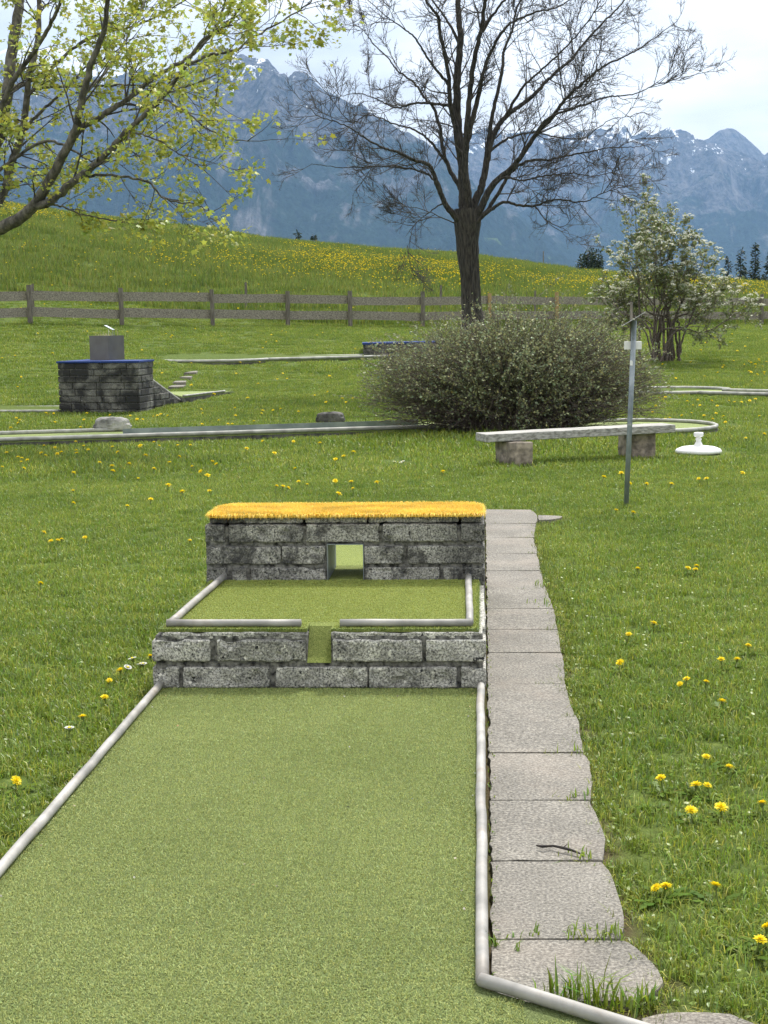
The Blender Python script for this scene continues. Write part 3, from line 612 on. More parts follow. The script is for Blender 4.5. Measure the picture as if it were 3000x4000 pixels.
# ------------------------------------------------------------------ marker post, bench, parasol foot
def lathe_tube(bm, a, b, r, k=16): add_tube(bm, np.array([a, (np.asarray(a) + np.asarray(b)) / 2, b]), r, k)
pb = hit(2444, 1975); p0 = empty('marker_post', pb); tag(p0, 'leaning galvanised steel post with a tilted plate on top, in the lawn', 'post')
bpost = ab(pb[0], pb[1])[1]
top = D(2478, 1252, bpost + .02)
bm = bmesh.new(); lathe_tube(bm, rel(p0, pb - [0, 0, .1]), rel(p0, top), .0195); obj_bm('post', bm, MT['galv'], p0, smooth=True)
ax = (top - pb) / np.linalg.norm(top - pb)
st0 = D(2466, 1310, bpost + .06); st1 = D(2466, 1180, bpost + .06)
bm = bmesh.new(); add_box(bm, rel(p0, st0 - [.011, .01, .12]), rel(p0, st1 + [.011, .01, 0]), .003); obj_bm('wooden_stake', bm, MT['post'], p0)
c0, c1 = D(2434, 1272, bpost), D(2522, 1219, bpost); d_ = (c1 - c0); n_ = np.array([-d_[2], 0, d_[0]]) / np.linalg.norm(d_)
bm = bmesh.new(); dep = ray(2478, 1246); dep = dep / np.linalg.norm(dep) * .11
q = [c0 - dep, c1 - dep, c1 + dep, c0 + dep]; lo_v = [bm.verts.new(rel(p0, v)) for v in q]; hi_v = [bm.verts.new(rel(p0, v + n_ * .004)) for v in q]
bm.faces.new(lo_v); bm.faces.new(hi_v[::-1])
for i in range(4): bm.faces.new((lo_v[i], lo_v[(i + 1) % 4], hi_v[(i + 1) % 4], hi_v[i]))
lip = [c0 - dep, c0 + dep, c0 + dep + n_ * .014 - d_ * .05, c0 - dep + n_ * .014 - d_ * .05]
bm.faces.new([bm.verts.new(rel(p0, v)) for v in lip]); obj_bm('tilted_plate', bm, MT['greyboard'], p0)
a = D(2438, 1334, bpost + .035); b = D(2506, 1365, bpost + .035)
bm = bmesh.new(); add_box(bm, rel(p0, (a[0], a[1] - .004, b[2])), rel(p0, (b[0], a[1] + .010, a[2])), .003); obj_bm('white_plate', bm, MT['white'], p0)
bm = bmesh.new(); c = D(2472, 1318, bpost - .022); add_lathe(bm, [(.008, -.004), (.008, .004), (.003, .005)], 8, rel(p0, c)); add_tube(bm, rel(p0, np.array([c, c + [0, .04, 0]])), .004, 6); obj_bm('bolt', bm, MT['galv'], p0)
bm = bmesh.new()                               # pale sticker scrap wrapped on the post
zc = D(2462, 1417, bpost)[2]; axl = rel(p0, pb + ax * ((zc - pb[2]) / ax[2]))
pr_ = []
for i in range(9):
    th = -2.9 + i * .17; hgt = .019 * math.sin((i + .7) / 9.4 * math.pi) ** .6
    pr_.append((bm.verts.new(axl + np.array([math.cos(th) * .0203, math.sin(th) * .0203, -.021])), bm.verts.new(axl + np.array([math.cos(th) * .0203, math.sin(th) * .0203, hgt]))))
for a, b in zip(pr_, pr_[1:]): bm.faces.new((a[0], b[0], b[1], a[1]))
obj_bm('sticker_scrap', bm, MT['white'], p0)

def hexa(bm, P, bevel=0.0):
    v = [bm.verts.new(p) for p in P]; fs = [bm.faces.new([v[i] for i in f]) for f in ((0, 3, 2, 1), (4, 5, 6, 7), (0, 1, 5, 4), (1, 2, 6, 5), (2, 3, 7, 6), (3, 0, 4, 7))]
    bmesh.ops.recalc_face_normals(bm, faces=fs)
    if bevel: bmesh.ops.bevel(bm, geom=list({e for f in fs for e in f.edges}), offset=bevel, segments=2, affect='EDGES', profile=.5)
gL, gR = hit(2010, 1822), hit(2494, 1792)
bL, bR = ab(*gL[:2])[1], ab(*gR[:2])[1]
fl0, fl1 = D(1900, 1729, bL - .02), D(2640, 1689, bR - .02); ftop0, ftop1 = D(1900, 1703, bL - .02), D(2640, 1659, bR - .02)
th_ = .078; zb0, zb1 = fl0[2], fl1[2]
be = empty('bench', (gL + gR) / 2); tag(be, 'weathered grey plank bench on two squat wooden blocks by the bush', 'bench')
dirb = (fl1 - fl0)[:2]; dirb /= np.linalg.norm(dirb); perp = np.array([-dirb[1], dirb[0]]); wd = .30
def bp(p, o, z_): return rel(be, [p[0] + perp[0] * o, p[1] + perp[1] * o, z_])
bm = bmesh.new(); hexa(bm, [bp(fl0, 0, zb0), bp(fl1, 0, zb1), bp(fl1, wd, zb1), bp(fl0, wd, zb0), bp(fl0, 0, zb0 + th_), bp(fl1, 0, zb1 + th_), bp(fl1, wd, zb1 + th_), bp(fl0, wd, zb0 + th_)])
e_l = [v for v in bm.verts if (v.co - Vector(bp(fl0, wd, v.co.z))).length < .01]
for v in e_l: v.co -= Vector((*(dirb * .115), 0))    # the left end is cut at a slant
bmesh.ops.bevel(bm, geom=bm.edges[:], offset=.007, segments=2, affect='EDGES', profile=.5)
bmesh.ops.subdivide_edges(bm, edges=[e for e in bm.edges if e.calc_length() > .4], cuts=30, use_grid_fill=True); rough_up(bm, .003, 9, 2)
obj_bm('plank', bm, MT['bench'], be)
for g_, pxl, pxm, pxr in ((gL, 1934, 1992, 2083), (gR, 2413, 2472, 2562)):
    b_ = ab(*g_[:2])[1]; a = D(pxm, 1800, b_); b = D(pxr, 1800, b_); l = D(pxl, 1800, b_ + .24); wv = (b - a)[:2]; dv = (l - a)[:2]
    zt = zb0 - .002 if g_ is gL else zb1 - .002
    P = [[a[0], a[1]], [b[0], b[1]], [b[0] + dv[0], b[1] + dv[1]], [a[0] + dv[0], a[1] + dv[1]]]
    bm = bmesh.new(); hexa(bm, [rel(be, [*p, GZ - .05]) for p in P] + [rel(be, [*p, zt]) for p in P], .012)
    bmesh.ops.subdivide_edges(bm, edges=bm.edges[:], cuts=5, use_grid_fill=True); rough_up(bm, .006, 14, g_[0]); obj_bm('block', bm, MT['stump'], be)

pg = hit(2728, 1772); pf = empty('parasol_foot', pg); tag(pf, 'white plastic parasol foot with empty baluster tube standing on the grass', 'parasol base')
bm = bmesh.new(); add_lathe(bm, [(.20, .0), (.236, .012), (.24, .03), (.225, .05), (.17, .072), (.09, .082), (.045, .088)], 36); obj_bm('base', bm, MT['white'], pf, smooth=True)
bm = bmesh.new(); add_lathe(bm, [(.045, .08), (.047, .095), (.036, .125), (.025, .15), (.024, .158), (.032, .17), (.034, .178), (.024, .19), (.023, .2), (.045, .208), (.05, .215), (.05, .25), (.043, .258), (.030, .258), (.030, .2)], 24); bmesh.ops.scale(bm, vec=(1, 1, .86), verts=bm.verts[:]); obj_bm('tube', bm, MT['white'], pf, smooth=True)

# ------------------------------------------------------------------ lanes further off
def far_lane(name_label, polys, rails, z_top, plinth=.10, mat='turf_far', loc=None, rail_mat='kerb', r=.022):
    o = empty('minigolf_lane', loc if loc is not None else (polys[0][0][0], polys[0][0][1], z_top)); tag(o, name_label, 'minigolf lane', 'lanes further back on the course')
    bm = bmesh.new(); bp_ = bmesh.new()
    for i, pl in enumerate(polys):
        L_ = [rel(o, [p[0], p[1], 0])[:2] for p in pl]; zt = rel(o, [0, 0, z_top])[2] + .0015 * i
        add_prism(bm, L_, zt - .02, zt)
        c = np.mean(L_, 0); add_prism(bp_, [c + (np.array(p) - c) * (1 + .03 / max(.5, np.linalg.norm(np.array(p) - c))) for p in L_], zt - plinth - .25, zt - .021 - .001 * i)
        excl(pl)
    obj_bm('turf', bm, MT[mat], o); obj_bm('plinth', bp_, MT['plinth'], o)
    for rr in rails: pipe(o, [(p[0], p[1], z_top + r * .9) for p in rr], r, 8, 'edge_rail', rail_mat)
    return o
def arc(c, r, a0, a1, n=28): return [(c[0] + r * math.cos(math.radians(a0 + (a1 - a0) * i / n)), c[1] + r * math.sin(math.radians(a0 + (a1 - a0) * i / n))) for i in range(n + 1)]
# lane A: from the left edge of the picture behind the bush to a round green
zA = .03; A0, A1 = G(0, 1724, zA), G(1383, 1682, zA); dA = (A1 - A0)[:2]; dA /= np.linalg.norm(dA); pA = np.array([-dA[1], dA[0]])
A0 = A0[:2] - dA * 2.5; cA = G(2478, 1669, zA)[:2]; cA = A0 + dA * np.dot(cA - A0, dA) + pA * np.dot(cA - A0, pA); LA = np.dot(cA - A0, dA); wA = 1.1
angA = math.degrees(math.atan2(dA[1], dA[0])); rA = 1.0
strip = [A0, A0 + dA * (LA - .7), A0 + dA * (LA - .7) + pA * wA, A0 + pA * wA]
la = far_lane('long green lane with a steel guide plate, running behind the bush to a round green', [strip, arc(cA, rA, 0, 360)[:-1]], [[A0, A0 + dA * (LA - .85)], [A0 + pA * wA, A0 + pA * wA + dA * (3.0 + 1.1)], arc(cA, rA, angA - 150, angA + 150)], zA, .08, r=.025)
s0, s1 = G(475, 1693, zA)[:2], G(1410, 1672, zA)[:2]; s0 = A0 + dA * np.dot(s0 - A0, dA) + pA * (wA * .42); s1 = A0 + dA * (np.dot(s1 - A0, dA) + .8) + pA * (wA * .52)
bm = bmesh.new(); v_ = (s1 - s0); v_ /= np.linalg.norm(v_); nn = np.array([-v_[1], v_[0]]) * .006
hexa(bm, [rel(la, [*p, zA + .001]) for p in (s0, s1, s1 + nn, s0 + nn)] + [rel(la, [*p, zA + .075]) for p in (s0, s1, s1 + nn, s0 + nn)]); obj_bm('guide_plate', bm, MT['plate'], la)
def boulder(loc, size, rz_, mat, label, seed):
    o = empty('boulder', loc, rz_); tag(o, label, 'rock'); bm = bmesh.new(); bmesh.ops.create_icosphere(bm, subdivisions=5, radius=1)
    for v in bm.verts:
        c = v.co; v.co = Vector([math.copysign(abs(q) ** .55, q) for q in c])
        v.co = Vector((v.co.x * size[0] * (1 - .10 * (v.co.z > 0) * abs(v.co.x)), v.co.y * size[1], v.co.z * size[2]))
    rough_up(bm, min(size) * .22, 5, seed); rough_up(bm, min(size) * .06, 22, seed + 3)
    for v in bm.verts: v.co.z += size[2] * .9
    obj_bm('stone', bm, MT[mat], o, smooth=False); return o
g_ = G(432, 1686, zA); boulder((g_[0], g_[1] + .1, zA), (.24, .13, .092), .05, 'rock', 'pale flat-topped grey boulder at the left end of the steel guide plate', 1.3)
g_ = G(1288, 1650, 0.0); boulder((g_[0], g_[1] + .1, -.02), (.20, .12, .085), -.1, 'darkrock', 'dark lumpy boulder behind the steel guide plate near the bush', 4.2)
# lane B: stone block with ramp, blue turf and a steel box, left
zB = .0
c0, c1, c2, c3 = [hit(*p) for p in ((232, 1614), (546, 1614), (600, 1606), (716, 1573))]
bbx = empty('ramp_obstacle', (c0 + c1) / 2); tag(bbx, 'tall grey stone block with black stains, blue turf top and a sloping ramp wing', 'obstacle')
HB = (hor(234) - 1413.0) ; b0 = ab(*c0[:2])[1]; zt = CAMH + (hor(300) - 1413) / F * b0
fdir = (c1 - c0)[:2]; fl = np.linalg.norm(fdir); fdir /= fl; fn = np.array([-fdir[1], fdir[0]])
e2 = c1[:2] + (c2 - c1)[:2] / np.linalg.norm((c2 - c1)[:2]) * .85
rdir = (c2 - c1)[:2]; rdir /= np.linalg.norm(rdir); rl_ = .85; rn = np.array([-rdir[1], rdir[0]])
c2w = D(604, 1600, ab(*(c1[:2] + rdir * rl_))[1])[:2]; rl_ = max(.5, np.linalg.norm(c2w - c1[:2])); rdir = (c2w - c1[:2]) / rl_; rn = np.array([-rdir[1], rdir[0]])
bm = bmesh.new(); nc_ = 8; hC = (zt - c0[2] - .0) / nc_
def wall_run(bm, o2, d2, n2, L, z0, rows, hc, off=0.0, top=None):
    for r_ in range(rows):
        x = -rng.uniform(0, .3) + off
        while x < L:
            x1 = x + rng.choice([.22, .36, .40, .46]); a, b = max(x, 0), min(x1 - .013, L)
            if b - a > .04 and (top is None or z0 + (r_ + 1) * hc < top(b)):
                q = [o2 + d2 * a, o2 + d2 * b, o2 + d2 * b + n2 * .1, o2 + d2 * a + n2 * .1]; jig = rng.uniform(-.006, .006)
                q = [p + n2 * jig for p in q]
                hexa(bm, [rel(bbx, [*p, z0 + r_ * hc + .007]) for p in q] + [rel(bbx, [*p, z0 + (r_ + 1) * hc - .007]) for p in q], .008)
            x = x1
wall_run(bm, c0[:2], fdir, fn, fl, c0[2] - hC * .5, nc_, hC * 1.055); wall_run(bm, c1[:2], rdir, rn, rl_, c0[2] - hC * .5, nc_, hC * 1.055)
wing = (c3 - np.array([*c2w, 0]))[:2]; wl = np.linalg.norm(wing); wing /= wl; wnn = np.array([-wing[1], wing[0]])
ztw = CAMH + (hor(612) - 1478) / F * ab(*c2w)[1]; top_f = lambda s: ztw + (c3[2] + .03 - ztw) * s / wl
wall_run(bm, c2w, wing, wnn, wl, c0[2] - hC * .5, nc_, hC * 1.055, 0, lambda s: top_f(s) + .03)
rough_up(bm, .004, 16, 9); obj_bm('stone_wall', bm, MT['block_far'], bbx)
bm = bmesh.new(); core = [c0[:2] + fn * .02 + fdir * .02, c1[:2] + fn * .025 - fdir * .015, c2w + rn * .02, c2w + rn * .7, c0[:2] + fn * 1.25 + fdir * .02]
add_prism(bm, [rel(bbx, [*p, 0])[:2] for p in core], -.2, rel(bbx, [0, 0, zt - .012])[2])
wc = [c2w + wnn * .02, c3[:2] + wnn * .02, c3[:2] + wnn * .12, c2w + wnn * .12]
zz = [rel(bbx, [0, 0, v])[2] for v in (ztw - .02, c3[2] + .01, c3[2] + .01, ztw - .02)]
if np.cross(wc[1] - wc[0], wc[2] - wc[1]) < 0: wc = wc[::-1]; zz = zz[::-1]
add_prism(bm, [rel(bbx, [*p, 0])[:2] for p in wc], -.2, zz); obj_bm('mortar_core', bm, MT['mortar'], bbx)
bm = bmesh.new(); add_tube(bm, np.array([rel(bbx, [*(c2w + wnn * .05), ztw]), rel(bbx, [*(c3[:2] + wnn * .05), c3[2] + .03])]), .02, 8); obj_bm('ramp_edge', bm, MT['kerb'], bbx)
# the sloping ramp turf behind the wing, and the flat green below it
rw = [np.array([*c2w, ztw - .01]), np.array([*c3[:2], c3[2] + .012]), np.array([*(c3[:2] + wnn * 1.2), c3[2] + .012]), np.array([*(c2w + wnn * 1.2), ztw - .01])]
bm = bmesh.new(); hexa(bm, [rel(bbx, p + np.array([wnn[0] * .1, wnn[1] * .1, -.03])) for p in rw] + [rel(bbx, p + np.array([wnn[0] * .1, wnn[1] * .1, 0])) for p in rw]); obj_bm('ramp_turf', bm, MT['turf_far'], bbx)
ov = [c0[:2] - fn * .015 - fdir * .015, c1[:2] - fn * .015 + fdir * .02, c2w - rn * .015 + rdir * .015, c2w + rn * .75, c0[:2] + fn * 1.3 - fdir * .01]
bm = bmesh.new(); add_prism(bm, [rel(bbx, [*p, 0])[:2] for p in ov], rel(bbx, [0, 0, zt - .011])[2], rel(bbx, [0, 0, zt + .017])[2], .004); obj_bm('blue_turf', bm, MT['blue'], bbx)
excl(core); excl([c2w, c3[:2], c3[:2] + wnn * 1.2, c2w + wnn * 1.2])
k3, k4, k5 = hit(716, 1571, .02), hit(878, 1537, .02), hit(912, 1531, .02); k6 = k5 + (k3 - k5) * .0
far_p = [k3[:2], k5[:2], hit(912, 1531, .02)[:2] + (hit(680, 1531, .02) - hit(912, 1531, .02))[:2], c3[:2] + wnn * .9]
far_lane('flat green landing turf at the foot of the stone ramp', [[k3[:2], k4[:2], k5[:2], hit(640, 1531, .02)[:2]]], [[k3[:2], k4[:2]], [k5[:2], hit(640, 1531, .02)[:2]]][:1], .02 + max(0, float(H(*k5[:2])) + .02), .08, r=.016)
l0, l1 = G(-300, 1612, .02), G(234, 1609, .02)
far_lane('short green strip with dark kerbs at the left side of the stained stone block', [[l0[:2], l1[:2], l1[:2] + fn * 1.1, l0[:2] + fn * 1.1]], [[l0[:2], l1[:2]], [l0[:2] + fn * 1.1, l1[:2] + fn * 1.1]], .02, .06, r=.02)
# steel box with dry stalks
bx = D(388, 1404, b0 + .45); sb = empty('steel_box', (bx[0], bx[1], zt + .017), math.atan2(fdir[1], fdir[0])); tag(sb, 'open grey steel box with dry stalks and a tilted lid flap on blue turf', 'steel box')
wBx = 96 / F * (b0 + .45); hBx = 94 / F * (b0 + .45)
bm = bmesh.new()
for lo_, hi_ in (((-wBx / 2, 0, 0), (wBx / 2, .004, hBx)), ((-wBx / 2, wBx * .95, 0), (wBx / 2, wBx * .95 + .004, hBx)), ((-wBx / 2, .0045, 0), (-wBx / 2 + .004, wBx * .9495, hBx)), ((wBx / 2 - .004, .0045, 0), (wBx / 2, wBx * .9495, hBx)), ((-wBx / 2 + .005, .005, .18), (wBx / 2 - .005, wBx * .945, hBx - .05))): add_box(bm, lo_, hi_)
bxo = obj_bm('box_sides', bm, MT['box'], sb); bxo.rotation_euler.z = -.32
bm = bmesh.new(); hexa(bm, [(.04, .1, hBx + .16), (.20, .1, hBx + .085), (.20, .17, hBx + .085), (.04, .17, hBx + .16), (.042, .1, hBx + .166), (.202, .1, hBx + .091), (.202, .17, hBx + .091), (.042, .17, hBx + .166)])
for x, y in ((.19, .11), (.19, .16)): add_tube(bm, np.array([(x, y, hBx - .03), (x, y, hBx + .09)]), .004, 6)
lf = obj_bm('lid_flap', bm, MT['galv'], sb); lf.rotation_euler.z = -.2
n = 70; P = np.c_[rng.uniform(-wBx * .42, wBx * .42, n), rng.uniform(.03, wBx * .9, n), np.full(n, hBx - .06)]
V, q, t_ = blades(P, np.where(rng.random(n) < .08, .22, rng.uniform(.06, .13, n)), np.full(n, .008), rng.uniform(0, 6.3, n), rng.uniform(0, .8, n))
so = obj_np('dry_stalks', V, [q, t_], MT['straw'], sb, attr=tint(n, 5, .6, 1.3)); so.rotation_euler.z = -.3
# stepping stones between lanes B and C
SG = 'stepping stones behind the stained stone block'
for i, (q, lab) in enumerate((([(718, 1466), (757, 1449), (773, 1450), (768, 1465)], 'topmost pale stepping stone, just below the far lane'), ([(701, 1480), (722, 1471), (752, 1472), (745, 1484)], 'second pale stepping stone from the far lane'), ([(674, 1503), (686, 1489), (728, 1489), (726, 1503)], 'third pale stepping stone down from the far lane'), ([(657, 1521), (672, 1507), (726, 1506), (716, 1519)], 'nearest pale stepping stone beside the ramp turf'))):
    P = [hit(*p) for p in q]; o = empty('stepping_stone', np.mean(P, 0)); tag(o, lab, 'stepping stone', SG)
    bm = bmesh.new(); add_prism(bm, [rel(o, p)[:2] for p in P], -.1, [rel(o, p)[2] + .02 for p in P] if False else .03, .006); obj_bm('slab', bm, MT['slab'], o); excl([p[:2] for p in P])
# lane C with the far stone block
gC = hit(1060, 1424); zC = float(H(*gC[:2])) + .10
def GC(px, py): return G(px, py, zC)[:2] if False else D(px, py, 0)[:2]
def gz(px, py, z_): return G(px, py, z_)[:2]
bC = ab(*gC[:2])[1]; e0 = hit(700, 1427); e1 = hit(1478, 1414)
dC = (e1 - e0)[:2]; LC = np.linalg.norm(dC); dC /= LC; pC = np.array([-dC[1], dC[0]]); o2 = e0[:2]
zC = float(H(*(o2 + dC * LC * .5))) + .08
rC = 1.15; ccC = o2 + dC * (rC + .02) + pC * rC * .95; wC = 1.2; offC = pC * .55
stripC = [ccC + dC * .6 - pC * wC / 2 + offC * 0, ccC + dC * 7.5 - pC * wC / 2, ccC + dC * 7.5 + pC * wC / 2, ccC + dC * .6 + pC * wC / 2]
aC = math.degrees(math.atan2(dC[1], dC[0]))
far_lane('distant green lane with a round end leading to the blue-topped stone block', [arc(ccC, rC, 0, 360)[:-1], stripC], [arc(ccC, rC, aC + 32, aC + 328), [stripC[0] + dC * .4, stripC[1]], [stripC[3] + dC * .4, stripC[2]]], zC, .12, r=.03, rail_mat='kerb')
w0 = D(1419, 1404, ab(*(ccC + dC * 5))[1]); bw = empty('stone_block', w0); tag(bw, 'small stone block with bright blue top half hidden behind the bush', 'obstacle')
pB = (w0[:2] - CAM[:2]) / np.linalg.norm(w0[:2] - CAM[:2]); bcd = ab(*w0[:2])[1]; hw = (1404 - 1342) / F * bcd; bm = bmesh.new()
for r_ in range(4):
    x = -rng.uniform(0, .2)
    while x < 2.1:
        x1 = x + rng.choice([.3, .4, .45]); a, b = max(x, 0), min(x1 - .014, 2.1)
        if b - a > .03:
            p0_, p1_ = w0[:2] + dC * a, w0[:2] + dC * b; q = [p0_, p1_, p1_ + pB * .5, p0_ + pB * .5]; hh = hw / 4
            hexa(bm, [rel(bw, [*p, w0[2] - .03 + r_ * hh + .008]) for p in q] + [rel(bw, [*p, w0[2] - .03 + (r_ + 1) * hh - .006]) for p in q], .008)
        x = x1
obj_bm('stone_wall', bm, MT['block_far'], bw)
q = [w0[:2] + dC * .02 + pB * .02, w0[:2] + dC * 2.08 + pB * .02, w0[:2] + dC * 2.08 + pB * 1.2, w0[:2] + dC * .02 + pB * 1.2]
bm = bmesh.new(); add_prism(bm, [rel(bw, [*p, 0])[:2] for p in q], -.5, hw - .03); obj_bm('mortar_core', bm, MT['mortar'], bw)
q = [w0[:2] - dC * .02 - pB * .02, w0[:2] + dC * 2.12 - pB * .02, w0[:2] + dC * 2.12 + pB * 1.25, w0[:2] - dC * .02 + pB * 1.25]
bm = bmesh.new(); add_prism(bm, [rel(bw, [*p, 0])[:2] for p in q], hw - .029, hw + .012, .004); obj_bm('blue_turf', bm, MT['blue'], bw)
# lane D, right
zD = .06; d0, d1 = G(2560, 1541, zD)[:2], G(3000, 1553, zD)[:2]; dD = (d1 - d0) / np.linalg.norm(d1 - d0); pD = np.array([-dD[1], dD[0]]); rD = .95
ccD = G(2640, 1529, zD)[:2]; s_ = ccD + dD * .4 + pD * (-.35 - .2); wD = .95
sD = [s_, s_ + dD * 6, s_ + dD * 6 + pD * wD, s_ + pD * wD]; aD = math.degrees(math.atan2(dD[1], dD[0]))
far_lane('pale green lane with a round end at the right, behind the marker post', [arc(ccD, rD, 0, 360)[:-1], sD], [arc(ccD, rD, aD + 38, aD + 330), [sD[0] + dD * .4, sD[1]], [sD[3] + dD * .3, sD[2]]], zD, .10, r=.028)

# ------------------------------------------------------------------ fence
FP = [(-230, 1250), (139, 1254), (494, 1272), (846, 1272), (1137, 1276), (1379, 1276), (1660, 1277), (1920, 1276), (2180, 1272), (2470, 1270), (2715, 1268), (2975, 1268), (3300, 1266)]
def fence_pt(px):
    u = (px - 1500) / F; b = np.interp(px, [-300, 3300], [37.5, 51.5]); p = xy(u * b, b); return np.array([p[0], p[1], float(H(*p))])
fpts = [fence_pt(p[0]) for p in FP]
fe = empty('wooden_fence', fpts[5]); tag(fe, 'grey two-rail wooden fence of rough planks along the foot of the meadow', 'fence')
for i, p in enumerate(fpts):
    bm = bmesh.new(); hgt = 1.0 * rng.uniform(.96, 1.04); r_ = rng.uniform(.055, .066); t1, t2 = rng.normal(0, .012, 2)
    add_tube(bm, np.array([rel(fe, p - [0, 0, .3]), rel(fe, p + [t1 * .5, 0, hgt * .5]), rel(fe, p + [t1, t2, hgt])]), r_, 9)
    fresh = FP[i][0] in (1920, 2180); o = obj_bm('post', bm, MT['newpost' if fresh else 'post'], fe)
    if fresh: o['label'] = 'newer honey-coloured fence post'
for i in range(len(fpts) - 1):
    a, b = fpts[i], fpts[i + 1]; d_ = (b - a)[:2] / np.linalg.norm((b - a)[:2]); nn = np.array([d_[1], -d_[0]])
    for zl, hh in ((.635, .235), (.20, .240)):
        j0, j1 = rng.uniform(-.03, .03, 2); a2 = a[:2] - nn * .062 + d_ * .01; b2 = b[:2] - nn * .062 - d_ * .01; bm = bmesh.new()
        q = [(a2, a[2] + zl + j0), (b2, b[2] + zl + j1)]
        hexa(bm, [rel(fe, [*q[0][0], q[0][1]]), rel(fe, [*q[1][0], q[1][1]]), rel(fe, [*(q[1][0] - nn * .035), q[1][1]]), rel(fe, [*(q[0][0] - nn * .035), q[0][1]])] + [rel(fe, [*q[0][0], q[0][1] + hh]), rel(fe, [*q[1][0], q[1][1] + hh]), rel(fe, [*(q[1][0] - nn * .035), q[1][1] + hh]), rel(fe, [*(q[0][0] - nn * .035), q[0][1] + hh])])
        bmesh.ops.subdivide_edges(bm, edges=[e for e in bm.edges if e.calc_length() > 1], cuts=10, use_grid_fill=True); rough_up(bm, .012, 2.1, i + zl * 7); obj_bm('rail', bm, MT['wood'], fe)
for px, off in ((152, 1.5), (976, 3.2), (1730, 4.0), (2095, 3.0), (2786, 3.4)):
    u = (px - 1500) / F; b = np.interp(px, [-300, 3300], [37.5, 51.5]) + off; p = xy(u * b, b); o = empty('meadow_post', (p[0], p[1], float(H(*p)))); tag(o, 'thin grey wire-fence post standing in the meadow just behind the plank fence', 'post', 'thin posts behind the fence')
    bm = bmesh.new(); add_tube(bm, np.array([(0, 0, -.2), (.01, 0, .4), (.015, 0, .82)]), .035, 8); add_tube(bm, np.array([(-.02, -.03, .72), (.05, -.03, .72)]), .012, 6); obj_bm('stake', bm, MT['post'], o)

# ------------------------------------------------------------------ trees and shrubs
def rand_perp(d, r):
    v = r.normal(size=3); v -= d * np.dot(v, d); return v / (np.linalg.norm(v) + 1e-9)
def smooth_path(P, per=6, wob=0.0, r=None):
    P = np.asarray(P, float); n = len(P); t = np.arange(n); tt = np.linspace(0, n - 1, (n - 1) * per + 1)
    out_ = np.empty((len(tt), 3)); i = np.clip(np.floor(tt).astype(int), 0, n - 2); f = (tt - i)[:, None]
    p0, p1, p2, p3 = P[np.maximum(i - 1, 0)], P[i], P[i + 1], P[np.minimum(i + 2, n - 1)]
    out_ = .5 * ((2 * p1) + (-p0 + p2) * f + (2 * p0 - 5 * p1 + 4 * p2 - p3) * f ** 2 + (-p0 + 3 * p1 - 3 * p2 + p3) * f ** 3)
    if wob: out_[1:-1] += (r or rng).normal(0, wob, (len(out_) - 2, 3))
    return out_
def grow(acc, P0, d, L, r0, lvl, cfg, r):
    c = cfg[lvl]; n = max(3, int(L / c['seg'])); P = [P0]; d = d / np.linalg.norm(d); dirs = [d]; bend = r.normal(0, c.get('bend', .0), 3)
    for i in range(n):
        d = d + r.normal(0, c['wob'], 3) + np.array([0, 0, c['up']]) + bend / n; d /= np.linalg.norm(d); dirs.append(d); P.append(P[-1] + d * (L / n))
    P = np.array(P); R = r0 * (1 - np.linspace(0, 1, n + 1) * (1 - c['tip'])); acc.append((P, R, c['k'], lvl))
    if lvl + 1 < len(cfg):
        m = r.poisson(c['kids'] * L)
        for t in r.uniform(c.get('t0', .15), 1, m):
            j = min(int(t * n), n - 1); q = P[j] + (P[j + 1] - P[j]) * (t * n - j); dd = dirs[j + 1]
            ang = r.normal(c['ang'], .18); nd_ = dd * math.cos(ang) + rand_perp(dd, r) * math.sin(ang)
            grow(acc, q, nd_, c['len'] * r.uniform(.55, 1.3) * (1.15 - .6 * t), max(R[j] * c['rr'], cfg[lvl + 1]['rmin']), lvl + 1, cfg, r)

def attach(P, R, parents):
    # root a limb in the nearest point of the limbs already grown, easing the shift out along its length
    if not parents: return P, R
    Q = np.concatenate([p for p, _ in parents]); QR = np.concatenate([q for _, q in parents])
    def px(X): c = (X - CAM) @ RM; return np.stack([CX - F * c[:, 0] / c[:, 2], CY + F * c[:, 1] / c[:, 2]], -1)
    d = np.linalg.norm(px(Q) - px(P[:1]), axis=1) + 18 * np.linalg.norm(Q - P[0], axis=1); i = int(np.argmin(d)); s = np.linspace(0, 1, len(P))
    P = P + (Q[i] - P[0]) * ((1 - s) ** 2)[:, None]; return P, np.minimum(R, np.maximum(QR[i] * .85, .004) + s * .05)

